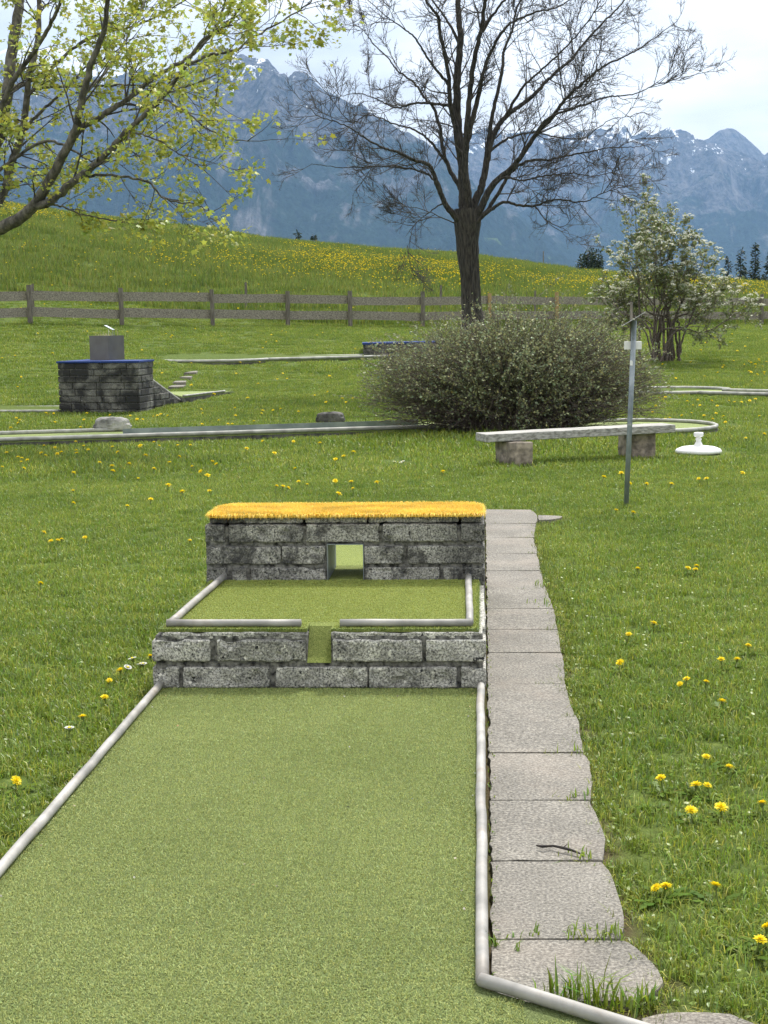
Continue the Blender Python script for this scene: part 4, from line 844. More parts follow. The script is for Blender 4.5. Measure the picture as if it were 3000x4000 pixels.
# bare tree behind the bush
def bare_tree():
    r = np.random.default_rng(21); d0 = 28.0
    g0 = D(1845, 1300, d0); g0[2] = float(H(g0[0], g0[1])); o = empty('bare_tree', g0)
    tag(o, 'tall leafless tree with many steep dark limbs rising behind the round bush', 'tree')
    def PX(pts, z0, z1): return np.array([D(p[0], p[1], d0 + z0 + (z1 - z0) * (i / max(1, len(pts) - 1)) ** 1.1) for i, p in enumerate(pts)])
    tr = PX([(1850, 1330), (1847, 1262), (1840, 1160), (1836, 1085), (1829, 1000), (1826, 930), (1826, 870), (1824, 815)], 0, 0)
    tw = np.array([122, 88, 76, 73, 80, 88, 104, 96]) / F * d0 / 2
    P = smooth_path(tr, 8); R = np.interp(np.linspace(0, 1, len(P)), np.linspace(0, 1, len(tw)), tw); tr_P, tr_R = P, R
    V, f = tube_arrays(P, R, 40)
    for i in range(len(V)):                    # furrowed bark
        ax_ = P[i // 40]; d_ = V[i] - ax_; d_ /= np.linalg.norm(d_) + 1e-9; a_ = math.atan2(d_[1], d_[0])
        V[i] += d_ * (.020 * mnoise.noise(Vector((math.cos(a_) * 5, math.sin(a_) * 5, ax_[2] * 2.2))) + .014 * mnoise.noise(Vector((math.cos(a_) * 14, math.sin(a_) * 14, ax_[2] * 6))))
    obj_np('trunk', rel(o, V), [f], MT['bark'], o)
    limbs = [  # picture points, depth at base and tip, width in pixels at base and tip
        ([(1816, 860), (1806, 740), (1803, 633), (1782, 488), (1788, 298), (1794, 145), (1792, 0), (1800, -220), (1790, -420)], 0, .3, 62, 20),
        ([(1845, 850), (1840, 760), (1826, 633), (1834, 452), (1862, 208), (1889, 72), (1905, -60), (1930, -330)], -.1, -.9, 42, 14),
        ([(1796, 620), (1772, 500), (1758, 407), (1744, 271), (1721, 136), (1703, 54), (1663, -10), (1620, -160)], .1, -.8, 30, 10),
        ([(1800, 760), (1771, 705), (1726, 597), (1694, 434), (1654, 380), (1608, 316), (1554, 280), (1500, 208), (1440, 150), (1380, 90)], 0, 1.3, 24, 4),
        ([(1806, 890), (1771, 859), (1726, 796), (1694, 714), (1672, 651), (1617, 624), (1554, 597), (1500, 579), (1400, 520), (1310, 480), (1230, 440)], .1, -1.5, 34, 4),
        ([(1735, 810), (1717, 769), (1672, 687), (1617, 665), (1500, 655), (1400, 650), (1300, 655), (1215, 640)], 0, -.2, 14, 3),
        ([(1845, 880), (1862, 814), (1898, 705), (1934, 542), (1970, 470), (2042, 407), (2115, 344), (2187, 271), (2250, 208), (2359, 90), (2440, -10), (2500, -90)], 0, 1.4, 40, 6),
        ([(1855, 900), (1889, 841), (1952, 714), (2033, 633), (2124, 506), (2187, 425), (2250, 353), (2359, 262), (2440, 217), (2522, 181), (2648, 72)], -.1, -1.3, 38, 3),
        ([(1850, 920), (1880, 868), (1934, 796), (2006, 678), (2079, 624), (2169, 624), (2268, 597), (2359, 579), (2449, 579), (2531, 561)], .1, .9, 26, 3),
        ([(1846, 930), (1862, 886), (1925, 823), (1988, 796), (2079, 805), (2169, 786), (2268, 786), (2350, 760), (2440, 732)], -.15, -1.2, 24, 3),
        ([(2030, 640), (2060, 600), (2133, 479), (2223, 434), (2314, 398), (2400, 380), (2476, 362), (2580, 330), (2675, 307)], -.4, -1.9, 18, 3),
        ([(1880, 690), (1898, 579), (1925, 416), (1961, 253), (1970, 181), (2006, 90), (2033, 0), (2080, -130)], 0, 1.1, 26, 8),
        ([(1850, 560), (1889, 362), (1925, 217), (1979, 108), (2088, 54), (2180, 20), (2280, -30)], -.4, -1.0, 24, 5),
        ([(1790, 440), (1744, 416), (1636, 407), (1554, 425), (1500, 398), (1400, 370), (1290, 385)], .2, 1.4, 18, 3),
        ([(1750, 330), (1690, 250), (1620, 150), (1560, 100), (1480, 40), (1400, -40)], .0, -1.6, 14, 3),
        ([(1790, 180), (1730, 60), (1640, -60), (1520, -150)], 0, 1.2, 16, 4),
        ([(1980, 460), (2060, 330), (2170, 230), (2260, 130), (2340, 20), (2400, -60)], .3, -.6, 14, 4),
        ([(1940, 600), (2010, 540), (2100, 520), (2200, 540), (2300, 530), (2390, 470), (2480, 450)], .2, 1.6, 13, 3),
        ([(1890, 760), (1960, 690), (2040, 700), (2120, 690), (2230, 670), (2330, 690), (2420, 660)], -.2, -1.4, 13, 3),
        ([(1770, 640), (1700, 560), (1620, 500), (1530, 480), (1440, 450), (1360, 470), (1250, 330)], .1, .4, 14, 3),
        ([(1905, 130), (1960, 20), (2060, -70), (2180, -160)], -.7, -1.4, 16, 5),
        ([(2090, 805), (2130, 850), (2190, 890), (2240, 930)], -.8, -1.2, 7, 2),
        ([(1720, 800), (1660, 840), (1610, 900), (1590, 960)], 0, -.5, 7, 2), ([(1780, 900), (1690, 850), (1600, 810), (1510, 800)], .1, .8, 7, 2)]
    cfg = [dict(seg=.12, wob=.10, up=.055, tip=.35, k=5, kids=5.8, ang=.62, len=.55, rr=.50, rmin=.004, bend=.15),
           dict(seg=.07, wob=.14, up=.035, tip=.4, k=4, kids=12.5, ang=.62, len=.26, rr=.55, rmin=.0026, bend=.4, rminx=1),
           dict(seg=.045, wob=.16, up=.05, tip=.5, k=3, kids=19, ang=.7, len=.085, rr=.6, rmin=.0018),
           dict(seg=.04, wob=.12, up=.05, tip=.6, k=3, kids=0, ang=.6, len=.1, rr=.6, rmin=.0016)]
    cfg[0]['rmin'] = .0075; cfg[1]['rmin'] = .0055; cfg[2]['rmin'] = .0036; cfg[3]['rmin'] = .0026
    big = []; acc = []; par = [(tr_P[20:], tr_R[20:])]
    for pts, z0, z1, w0_, w1_ in limbs:
        P = smooth_path(PX(pts, z0, z1), 9); n = len(P); amp = np.linspace(.3, 1, n)[:, None]
        ph = r.uniform(0, 6, 3); s = np.linspace(0, 1, n)[:, None] * n * .35
        P = P + .022 * amp * np.sin(s * [1.0, 1.3, .8] + ph) + r.normal(0, .006, P.shape)
        R = (np.linspace(1, 0, n) ** 1.25 * (w0_ - w1_) / 2 / F * d0 + w1_ / 2 / F * d0) * np.interp(np.linspace(0, 1, n), [0, .25], [1, .74])
        P, R = attach(P, R, par); par.append((P[:-2], R[:-2])); big.append((P, R, 12 if w0_ > 20 else 8))
        seglen = np.linalg.norm(np.diff(P, axis=0), axis=1); cum = np.concatenate([[0], np.cumsum(seglen)]); T = np.gradient(P, axis=0); T /= np.linalg.norm(T, axis=1)[:, None]
        m = int(cum[-1] * 4.4)
        for t in r.uniform(.16, 1, m):
            j = min(int(np.searchsorted(cum, t * cum[-1])), n - 1); ang = r.normal(.85, .2); dd = T[j] * math.cos(ang) + rand_perp(T[j], r) * math.sin(ang)
            if R[j] > .03 and r.random() < .45: continue
            grow(acc, P[j], dd, r.uniform(.45, 1.25) * (1.1 - .45 * t), min(max(R[j] * .42, .007), .016), 0, cfg, r)
        grow(acc, P[-1], T[-1], .5, R[-1], 0, cfg, r)
    V, f = tubes_np(big); obj_np('limbs', rel(o, V), [f], MT['bark'], o, smooth=True)
    V, f = tubes_np([a[:3] for a in acc]); obj_np('twigs', rel(o, V), [f], MT['twigs'], o)
bare_tree()

# leafing maple at the left: its trunk stands outside the picture
LEAF2 = np.array([(0, 0), (.30, -.10), (.46, .10), (.32, .24), (.62, .62), (.30, .52), (.20, .66), (0, 1.05), (-.20, .66), (-.30, .52), (-.62, .62), (-.32, .24), (-.46, .10), (-.30, -.10), (0, .38)])
def leaf_cloud(C, N, Dn, S, r, shape=LEAF2, curl=.16):
    """one lobed leaf per row: base C, face normal N, direction Dn, size S"""
    N = N / (np.linalg.norm(N, axis=1)[:, None] + 1e-9); Dn = Dn - N * np.sum(N * Dn, 1)[:, None]; Dn /= np.linalg.norm(Dn, axis=1)[:, None] + 1e-9; X = np.cross(Dn, N)
    k = len(shape); c = curl * r.uniform(.2, 1.6, len(C))
    h = -(shape[:, 0] ** 2 * 1.2 + (shape[:, 1] - .3) ** 2 * .5)
    V = C[:, None] + S[:, None, None] * (shape[None, :, :1] * X[:, None] + shape[None, :, 1:2] * Dn[:, None] + (h[None, :, None] * c[:, None, None] * 2.2) * N[:, None])
    t = np.array([[k - 1, i, (i + 1) % (k - 1)] for i in range(k - 1)])
    return V.reshape(-1, 3), (np.arange(len(C))[:, None, None] * k + t[None]).reshape(-1, 3), k
def maple():
    r = np.random.default_rng(5); d0 = 20.0
    g0 = D(-330, 1700, d0); g0[2] = float(H(g0[0], g0[1])); o = empty('maple_tree', g0)
    tag(o, 'spreading tree with fresh yellow-green leaves reaching in from the left', 'tree')
    def PX(pts, z0, z1): return np.array([D(p[0], p[1], d0 + z0 + (z1 - z0) * (i / max(1, len(pts) - 1))) for i, p in enumerate(pts)])
    base = np.array([g0 - [0, 0, .3], g0 + [0, 0, .4], g0 + [.03, 0, 1.2], *PX([(-290, 1040), (-250, 930), (-230, 860)], 0, 0)])
    P = smooth_path(base, 6); tr_P = P; V, f = tube_arrays(P, np.interp(np.linspace(0, 1, len(P)), [0, .2, .6, 1], [.34, .24, .21, .19]), 20); obj_np('trunk', rel(o, V), [f], MT['maplebark'], o, smooth=True)
    limbs = [
        ([(-270, 1010), (-150, 965), (-60, 925), (0, 895), (72, 859), (136, 805), (181, 732), (235, 633), (298, 506), (325, 380), (362, 235), (407, 108), (425, -50), (450, -200)], 0, -1.6, 62, 13),
        ([(140, 810), (210, 785), (280, 723), (371, 651), (443, 579), (506, 506), (588, 434), (651, 362), (723, 262), (796, 154), (904, 81), (960, -20)], -.4, -2.2, 34, 7),
        ([(285, 535), (330, 490), (407, 443), (506, 380), (597, 307), (687, 253), (768, 199), (850, 100), (885, -20)], -.7, -.2, 26, 8),
        ([(723, 262), (814, 217), (913, 199), (994, 145), (1085, 90), (1200, 18), (1240, -40)], -1.5, -1.0, 12, 4),
        ([(-225, 880), (-100, 830), (0, 796), (54, 624), (90, 506), (117, 298), (149, 136), (154, -40), (160, -200)], .2, .9, 40, 16),
        ([(-235, 870), (-100, 690), (-20, 560), (0, 488), (27, 362), (45, 208), (68, 72), (81, -40), (90, -220)], .3, 1.6, 60, 34),
        ([(-120, 720), (-40, 540), (0, 430), (54, 316), (117, 226), (172, 136), (217, 54), (244, -20), (280, -120)], .4, -.8, 26, 10),
        ([(75, 560), (110, 488), (181, 416), (262, 344), (325, 271), (390, 240), (480, 180)], .4, 1.2, 16, 5),
        ([(60, 380), (100, 340), (208, 280), (298, 190), (389, 136), (506, 108), (579, 81), (723, 0), (800, -60)], .5, 1.8, 18, 5),
        ([(280, 723), (362, 690), (470, 690), (579, 714), (633, 769), (687, 786), (770, 800), (820, 830)], -.6, -1.4, 12, 3),
        ([(600, 415), (650, 390), (750, 452), (814, 506), (904, 542), (985, 551)], -1.5, -1.9, 10, 3),
        ([(110, 350), (200, 335), (389, 335), (506, 330), (633, 344), (720, 360), (840, 400)], .5, 1.4, 12, 3),
        ([(-150, 800), (0, 690), (110, 600), (200, 560), (300, 600), (380, 640), (470, 620)], .2, -.3, 18, 4),
        ([(150, 800), (220, 800), (300, 830), (380, 850), (450, 860)], -.4, .2, 9, 3), ([(325, 380), (400, 300), (470, 200), (540, 60), (600, -60)], -1.0, .6, 12, 5),
        ([(-100, 950), (0, 780), (100, 700), (180, 680)], .1, .9, 12, 4), ([(506, 506), (600, 540), (700, 600), (760, 640)], -1.2, -2.2, 8, 3), ([(640, 365), (740, 330), (830, 300), (900, 240)], -1.6, -.8, 7, 3)]
    cfg = [dict(seg=.12, wob=.09, up=.01, tip=.35, k=5, kids=5.2, ang=.7, len=.42, rr=.55, rmin=.006, bend=.3, t0=.2),
           dict(seg=.07, wob=.12, up=.02, tip=.4, k=4, kids=5.0, ang=.7, len=.17, rr=.6, rmin=.0035, bend=.3),
           dict(seg=.05, wob=.12, up=.03, tip=.6, k=3, kids=0, ang=.7, len=.08, rr=.6, rmin=.0022)]
    big = []; acc = []; par = [(tr_P[12:], np.full(len(tr_P) - 12, .2))]
    for pts, z0, z1, w0_, w1_ in limbs:
        P = smooth_path(PX(pts, z0, z1), 7); n = len(P); P[2:-1] += r.normal(0, .006, (n - 3, 3))
        R = np.linspace(1, 0, n) ** 1.1 * (w0_ - w1_) / 2 / F * d0 + w1_ / 2 / F * d0; P, R = attach(P, R, par); par.append((P[:-2], R[:-2])); big.append((P, R, 14 if w0_ > 25 else 8))
        cum = np.concatenate([[0], np.cumsum(np.linalg.norm(np.diff(P, axis=0), axis=1))]); T = np.gradient(P, axis=0); T /= np.linalg.norm(T, axis=1)[:, None]
        for t in r.uniform(.12, 1, int(cum[-1] * 4.4)):
            j = min(int(np.searchsorted(cum, t * cum[-1])), n - 1); ang = r.normal(.8, .2); dd = T[j] * math.cos(ang) + rand_perp(T[j], r) * math.sin(ang)
            if R[j] > .045 and r.random() < .5: continue
            grow(acc, P[j], dd, r.uniform(.35, 1.0) * (1.1 - .35 * t), min(max(R[j] * .4, .006), .014), 0, cfg, r)
        grow(acc, P[-1], T[-1], .6, R[-1], 0, cfg, r)
    V, f = tubes_np(big); obj_np('limbs', rel(o, V), [f], MT['maplebark'], o, smooth=True)
    V, f = tubes_np([a[:3] for a in acc]); obj_np('twigs', rel(o, V), [f], MT['twigs'], o)
    C, Dn = [], []
    for P, R, k, lvl in acc:
        if lvl == 0 : tips = [(P[-1], P[-1] - P[-2], 15)]
        elif lvl == 1: tips = [(P[-1], P[-1] - P[-2], 10)] + ([(P[len(P) // 2], P[-1] - P[-2], 4)] if r.random() < .7 else [])
        else: tips = [(P[-1], P[-1] - P[-2], 4)] if r.random() < .7 else []
        for q, d_, m in tips:
            if r.random() < .12: continue
            m = max(1, r.poisson(m)); d_ = d_ / (np.linalg.norm(d_) + 1e-9); dv = d_ * .5 + r.normal(0, .75, (m, 3)) + [0, 0, -.25]
            C.append(q + r.normal(0, .032, (m, 3)) + dv * r.uniform(.01, .07, (m, 1))); Dn.append(dv)
    C = np.concatenate(C); Dn = np.concatenate(Dn); n = len(C); N = r.normal(0, .6, (n, 3)) + [0, 0, .8]
    V, t, k = leaf_cloud(C, N, Dn, r.uniform(.030, .074, n), r)
    obj_np('leaves', rel(o, V), [t], MT['maple_leaf'], o, attr=tint(n, k, .62, 1.2, .10, r)); print('maple leaves', n)
maple()

# the round twiggy bush
OVAL = np.array([(0, 0), (.28, .3), (.30, .6), (0, 1), (-.30, .6), (-.28, .3), (0, .5)])
def bush():
    r = np.random.default_rng(9); c = G(2000, 1698, -.03); b_ = ab(*c[:2])[1]; kx = b_ / F
    o = empty('round_bush', c); tag(o, 'wide dense twiggy bush with tiny grey-green leaves behind the bench', 'bush')
    ax3 = np.array([RT[0], RT[1], 0]); ay3 = np.array([FW[0], FW[1], 0]); br = []; lc, ld = [], []
    prof = np.array([(1385, 1560), (1400, 1490), (1450, 1420), (1540, 1372), (1640, 1330), (1750, 1292), (1850, 1266), (1960, 1258), (2080, 1252), (2200, 1258), (2320, 1290), (2420, 1330), (2500, 1400), (2560, 1470), (2590, 1540)])
    def top(px): return CAMH + (hor(px) - np.interp(px, prof[:, 0], prof[:, 1])) / F * b_
    n = 2900
    for i in range(n):
        u = r.uniform(-1, 1); v = r.uniform(-1, 1)
        if u * u + v * v > 1: continue
        px = 1990 + u * 600; zt_ = (top(px) - GZ) * 1.07 * (1 - .55 * v * v) ** .7; sc = r.beta(3.2, 1.1) if r.random() < .72 else r.uniform(.25, .9)
        if r.random() < .10: sc = r.uniform(1.0, 1.2)
        tip = c + ax3 * (u * 615 * kx) + ay3 * v * 1.15 + np.array([0, 0, max(.15, zt_ * sc)]) + r.normal(0, .045, 3)
        bs = c + ax3 * u * r.uniform(.25, .75) * 1.1 + ay3 * v * .55; m = 7; s = np.linspace(0, 1, m)[:, None]
        out_ = s ** 1.6; P = bs + (tip - bs) * np.c_[out_, out_, s ** .8]; P[1:] += r.normal(0, .022, (m - 1, 3))
        R = np.linspace(.0055, .0016, m) * r.uniform(.7, 1.3); br.append((P, R, 4))
        for k_ in range(r.integers(5, 10)):
            t = r.uniform(.35, 1); j = min(int(t * (m - 1)), m - 2); q = P[j] + (P[j + 1] - P[j]) * (t * (m - 1) - j); d = (P[j + 1] - P[j]); d /= np.linalg.norm(d)
            dd = d * .75 + rand_perp(d, r) * .65 + [0, 0, .22]; L = r.uniform(.08, .26); Q = np.array([q, q + dd * L * .5 + r.normal(0, .008, 3), q + dd * L + r.normal(0, .014, 3)])
            br.append((Q, np.array([.0022, .0017, .0011]), 3)); ml = r.poisson(7) if (q[2] > .38 or r.random() < .4) and r.random() > .16 else r.poisson(.8); tt = r.uniform(.15, 1, ml)[:, None]
            lc.append(Q[0] + (Q[2] - Q[0]) * tt + r.normal(0, .006, (ml, 3))); ld.append(dd * .6 + r.normal(0, .6, (ml, 3)))
        ml = r.poisson(5); tt = r.uniform(.3, .98, ml); lc.append(np.array([P[int(x * (m - 1))] for x in tt]).reshape(-1, 3) + r.normal(0, .012, (ml, 3))); ld.append(r.normal(0, 1, (ml, 3)) + [0, 0, .3])
    for i in range(120):                        # a few old stems arching low over the ground
        a = r.uniform(-2.9, -.2); L = r.uniform(.5, 1.25); d = ax3 * math.cos(a) * 1.5 + ay3 * math.sin(a) * .75; s = np.linspace(0, 1, 8)[:, None]
        P = c + d * .35 + d * L * .8 * s + np.array([0, 0, 1]) * (r.uniform(.2, .7) * np.sin(s * 2.4)) + r.normal(0, .014, (8, 3)); P[:, 2] = np.maximum(P[:, 2], GZ + .02); br.append((P, np.linspace(.007, .002, 8), 4))
    V, f = tubes_np(br); obj_np('stems', rel(o, V), [f], MT['shrubstem'], o)
    C = np.concatenate(lc); Dn = np.concatenate(ld); n = len(C); V, t, k = leaf_cloud(C, r.normal(0, .7, (n, 3)) + [0, 0, .7], Dn, r.uniform(.018, .042, n), r, OVAL, .3)
    obj_np('leaves', rel(o, V), [t], MT['bush_leaf'], o, attr=tint(n, k, .6, 1.3, .10, r)); print('bush leaves', n)
bush()

def flowering_shrub():
    r = np.random.default_rng(14); g = hit(2585, 1412); b_ = ab(*g[:2])[1]; kx = b_ / F; o = empty('flowering_shrub', g)
    tag(o, 'open multi-stemmed shrub covered in small white blossom clusters by the fence', 'shrub')
    def PT(px, py, off): return D(px, py, b_ + off)
    tips = [(2360, 1010), (2350, 1080), (2420, 880), (2470, 760), (2530, 700), (2575, 740), (2620, 800), (2700, 880), (2760, 920), (2810, 960), (2830, 1040), (2560, 880), (2640, 960), (2480, 950), (2740, 1060), (2400, 1060), (2930, 1090), (2520, 1020), (2680, 1020), (2440, 1090), (2770, 1080), (2610, 900), (2660, 940)]
    cfg = [dict(seg=.14, wob=.10, up=.06, tip=.4, k=5, kids=5.0, ang=.65, len=.42, rr=.55, rmin=.008, bend=.2, t0=.3), dict(seg=.08, wob=.12, up=.07, tip=.45, k=4, kids=6.5, ang=.65, len=.17, rr=.6, rmin=.005), dict(seg=.06, wob=.1, up=.09, tip=.6, k=3, kids=0, ang=.6, len=.1, rr=.6, rmin=.003)]
    big = []; acc = []
    for i, (px, py) in enumerate(tips):
        px = 2580 + (px - 2580) * .86; py = py + 38
        off = r.uniform(-1.2, 1.2); s0_ = g + np.array([r.normal(0, .17), r.normal(0, .14), -.05]); e = PT(px, py + 95, off); mid1 = s0_ + (e - s0_) * .33 + [0, 0, .35]; mid1[:2] = s0_[:2] + (e - s0_)[:2] * .2; mid2 = s0_ + (e - s0_) * .68 + r.normal(0, .06, 3)
        mid2[:2] -= (e - s0_)[:2] * .06
        P = smooth_path([s0_, mid1, mid2, e], 8, .010, r); R = np.linspace(r.uniform(.022, .036), .007, len(P)); big.append((P, R, 7))
        T = np.gradient(P, axis=0); T /= np.linalg.norm(T, axis=1)[:, None]; Ltot = np.linalg.norm(np.diff(P, axis=0), axis=1).sum()
        for t in r.uniform(.48, 1, int(Ltot * 4.4)):
            j = min(int(t * len(P)), len(P) - 1); ang = r.normal(.75, .2); dd = T[j] * math.cos(ang) + rand_perp(T[j], r) * math.sin(ang) + [0, 0, .1]; grow(acc, P[j], dd, r.uniform(.3, .9), min(R[j] * .5, .014), 0, cfg, r)
        grow(acc, P[-1], T[-1], .45, .007, 0, cfg, r)
    V, f = tubes_np(big); obj_np('stems', rel(o, V), [f], MT['shrubstem'], o, smooth=True); V, f = tubes_np([a[:3] for a in acc]); obj_np('twigs', rel(o, V), [f], MT['shrubstem'], o)
    C, Dn, tips_ = [], [], []
    for P, R, k, lvl in acc:
        m = r.poisson((6, 6.5, 5)[lvl]); tt = r.uniform(.2, 1, m)
        C.append(P[np.minimum((tt * len(P)).astype(int), len(P) - 1)] + r.normal(0, .012, (m, 3))); Dn.append((P[-1] - P[0])[None] / (np.linalg.norm(P[-1] - P[0]) + 1e-9) * .5 + r.normal(0, .7, (m, 3)))
        if lvl <= 1: tips_.append(P[-1] + (P[-1] - P[0]) / np.linalg.norm(P[-1] - P[0]) * .02 + [0, 0, .03])
    C = np.concatenate(C); Dn = np.concatenate(Dn); n = len(C); V, t, k = leaf_cloud(C, r.normal(0, .6, (n, 3)) + [0, 0, .7], Dn, r.uniform(.045, .085, n), r, OVAL, .25)
    obj_np('leaves', rel(o, V), [t], MT['shrub_leaf'], o, attr=tint(n, k, .6, 1.35, .1, r)); print('shrub leaves', n)
    # flat-topped blossom cluster
    m = 34; a = r.uniform(0, 6.28, m); q = np.sqrt(r.random(m)) * .05; Cc = np.c_[np.cos(a) * q, np.sin(a) * q, .024 - q * q * 9 + r.normal(0, .003, m)]
    Vb, tb, kb = leaf_cloud(np.repeat(Cc, 3, 0), r.normal(0, .5, (m * 3, 3)) + [0, 0, 1], r.normal(0, 1, (m * 3, 3)), r.uniform(.012, .018, m * 3), r, OVAL, .3)
    me = mesh_np('flower_cluster', Vb, [tb], MT['blossom'], attr=tint(m * 3, kb, .75, 1.1, .03, r))
    T_ = np.array(tips_); sel = T_[r.permutation(len(T_))]; zmid = g[2] + 1.2; sel = np.array([p for p in sel if p[2] > zmid])[:620]; order = np.argsort(ab(sel[:, 0], sel[:, 1])[1]); sel = sel[order]
    for p in sel[:100]:
        c = bpy.data.objects.new('flower_cluster', me); link(c, o); c.location = rel(o, p); s = r.uniform(.95, 1.45); c.scale = (s, s, s); c.rotation_euler = (r.normal(0, .3), r.normal(0, .3), r.uniform(0, 6))
    Vs, Fs, As = [], [], []; base_t = tint(m * 3, kb, .75, 1.1, .03, r)
    for i, p in enumerate(sel[100:]): Vs.append(Vb * r.uniform(.95, 1.45) + rel(o, p)); Fs.append(tb + i * len(Vb)); As.append(base_t)
    q_ = obj_np('flower_clusters', np.concatenate(Vs), [np.concatenate(Fs)], MT['blossom'], o, attr=np.concatenate(As)); q_['kind'] = 'stuff'
flowering_shrub()

def conifer(loc, h, wd_, label, group, seed):
    r = np.random.default_rng(seed); o = empty('conifer', loc); tag(o, label, 'conifer', group)
    bm = bmesh.new(); add_tube(bm, np.array([(0, 0, -.5), (0, 0, h * .5), (0, 0, h)]), np.array([h * .02, h * .013, .01]), 7); obj_bm('trunk', bm, MT['bark'], o)
    C, Dn, S = [], [], []
    for z_ in np.linspace(.04, 1, int(26 + h * 3)):
        rad = wd_ * (1 - z_) ** .8 * r.uniform(.75, 1.1) + .04; nb = max(4, int(9 * (1 - z_) + 5))
        for a in r.uniform(0, 6.28, nb):
            m = max(3, int(rad * 11)); s = r.uniform(.05, 1, m); C.append(np.c_[np.cos(a) * s * rad, np.sin(a) * s * rad, z_ * h - s * rad * .30] + r.normal(0, .05, (m, 3))); Dn.append(np.c_[np.full(m, math.cos(a)), np.full(m, math.sin(a)), np.full(m, -.35)] + r.normal(0, .45, (m, 3))); S.append(np.full(m, .34) * r.uniform(.6, 1.2, m))
    C = np.concatenate(C); Dn = np.concatenate(Dn); S = np.concatenate(S) * min(1, h / 6); n = len(C)
    V, t, k = leaf_cloud(C, r.normal(0, .5, (n, 3)) + [0, 0, 1], Dn, S, r, OVAL * [.6, 1], .3); obj_np('crown', V, [t], MT['conifer'], o, attr=tint(n, k, .5, 1.6, .1, r))
def far_ground(px, b): p = xy((px - 1500) / F * b, b); return np.array([p[0], p[1], float(H(*p))])
CG = 'dark conifers beyond the meadow'
for i, (px, py, b, wpx, lab) in enumerate(((1184, 918, 128, 36, 'left one of two small dark conifers peeping over the meadow crest'), (1244, 930, 132, 36, 'right one of two small dark conifers peeping over the meadow crest'), (2890, 985, 135, 95, 'dark conifer at the right of the group beside the flowering shrub, left-hand of three'), (2945, 962, 128, 85, 'tallest dark conifer of the right-hand group beyond the meadow'), (3000, 990, 140, 100, 'dark conifer cut by the right edge of the photo'), (2842, 1010, 145, 80, 'low dark conifer just behind the flowering shrub'))):
    g = far_ground(px, b); h = CAMH + (hor(px) - py) / F * b - g[2]; conifer(g, h, wpx / F * b * .62 + .3, lab, CG, 40 + i)
def far_bush():
    r = np.random.default_rng(77); g = far_ground(2315, 105); o = empty('leafy_bush', g); tag(o, 'dark rounded bush on the meadow crest left of the flowering shrub', 'bush'); n = 2600
    P = r.normal(0, 1, (n, 3)); P /= np.linalg.norm(P, axis=1)[:, None]; P *= (r.random(n) ** .45)[:, None]; rad = np.array([1.0, .9, 1.3]); lump = np.array([1 + .35 * mnoise.noise(Vector(p * 1.8)) for p in P])[:, None]; P = P * rad * lump + [0, 0, 1.05]
    V, t, k = leaf_cloud(P, r.normal(0, .6, (n, 3)) + [0, 0, .7], r.normal(0, 1, (n, 3)), r.uniform(.10, .2, n), r, OVAL, .3); obj_np('crown', V, [t], MT['conifer'], o, attr=tint(n, k, .6, 2.2, .12, r))
    bm = bmesh.new(); add_tube(bm, np.array([(0, 0, -.3), (0, 0, .6), (.05, 0, 1.2)]), np.array([.1, .07, .04]), 7); obj_bm('trunk', bm, MT['bark'], o)
far_bush()
g = far_ground(2128, 96); o = empty('thin_pole', g); tag(o, 'thin dark pole standing alone on the meadow crest right of the bare tree', 'pole'); hh = CAMH + (hor(2128) - 990) / F * 96 - g[2]
bm = bmesh.new(); add_tube(bm, np.array([(0, 0, -.3), (0, 0, hh * .5), (0, 0, hh)]), np.array([.04, .036, .03]), 8); add_tube(bm, np.array([(0, 0, hh), (0, 0, hh + .05)]), .045, 8); obj_bm('pole', bm, MT['post'], o)

# ------------------------------------------------------------------ grass (stuff)
def tuft(name, n, rad, L, W, mat, r, lean=(.15, 1.1), dry=.05, leafy=0):
    a = r.uniform(0, 6.28, n); q = np.sqrt(r.random(n)) * rad; P = np.c_[np.cos(a) * q, np.sin(a) * q, np.full(n, -.006)]
    l = r.uniform(*L, n) * np.where(r.random(n) < .15, 1.35, 1)
    V, f, t = blades(P, l, r.uniform(*W, n), r.uniform(0, 6.28, n), r.uniform(*lean, n))
    at = tint(n, 5, .5, 1.45, .13, r); d_ = np.repeat(r.random(n) < dry, 5); at[d_] = np.array([2.4, 1.75, 2.6]) * r.uniform(.7, 1.2, (d_.sum(), 1))
    F_ = [f, t]
    if leafy:                                   # clover and plantain leaves low in the sward
        a = r.uniform(0, 6.28, leafy); q = np.sqrt(r.random(leafy)) * rad; C = np.c_[np.cos(a) * q, np.sin(a) * q, r.uniform(.006, .022, leafy)]
        V2, t2, k = leaf_cloud(C, r.normal(0, .35, (leafy, 3)) + [0, 0, 1], r.normal(0, 1, (leafy, 3)) * [1, 1, .3], r.uniform(.010, .022, leafy), r, OVAL, .3)
        F_ = [f, np.concatenate([t, t2 + len(V)])]; V = np.concatenate([V, V2]); at = np.concatenate([at, tint(leafy, k, .8, 1.3, .06, r)])
    return bpy.data.objects.new(name, mesh_np(name, V, F_, MT[mat], attr=at))
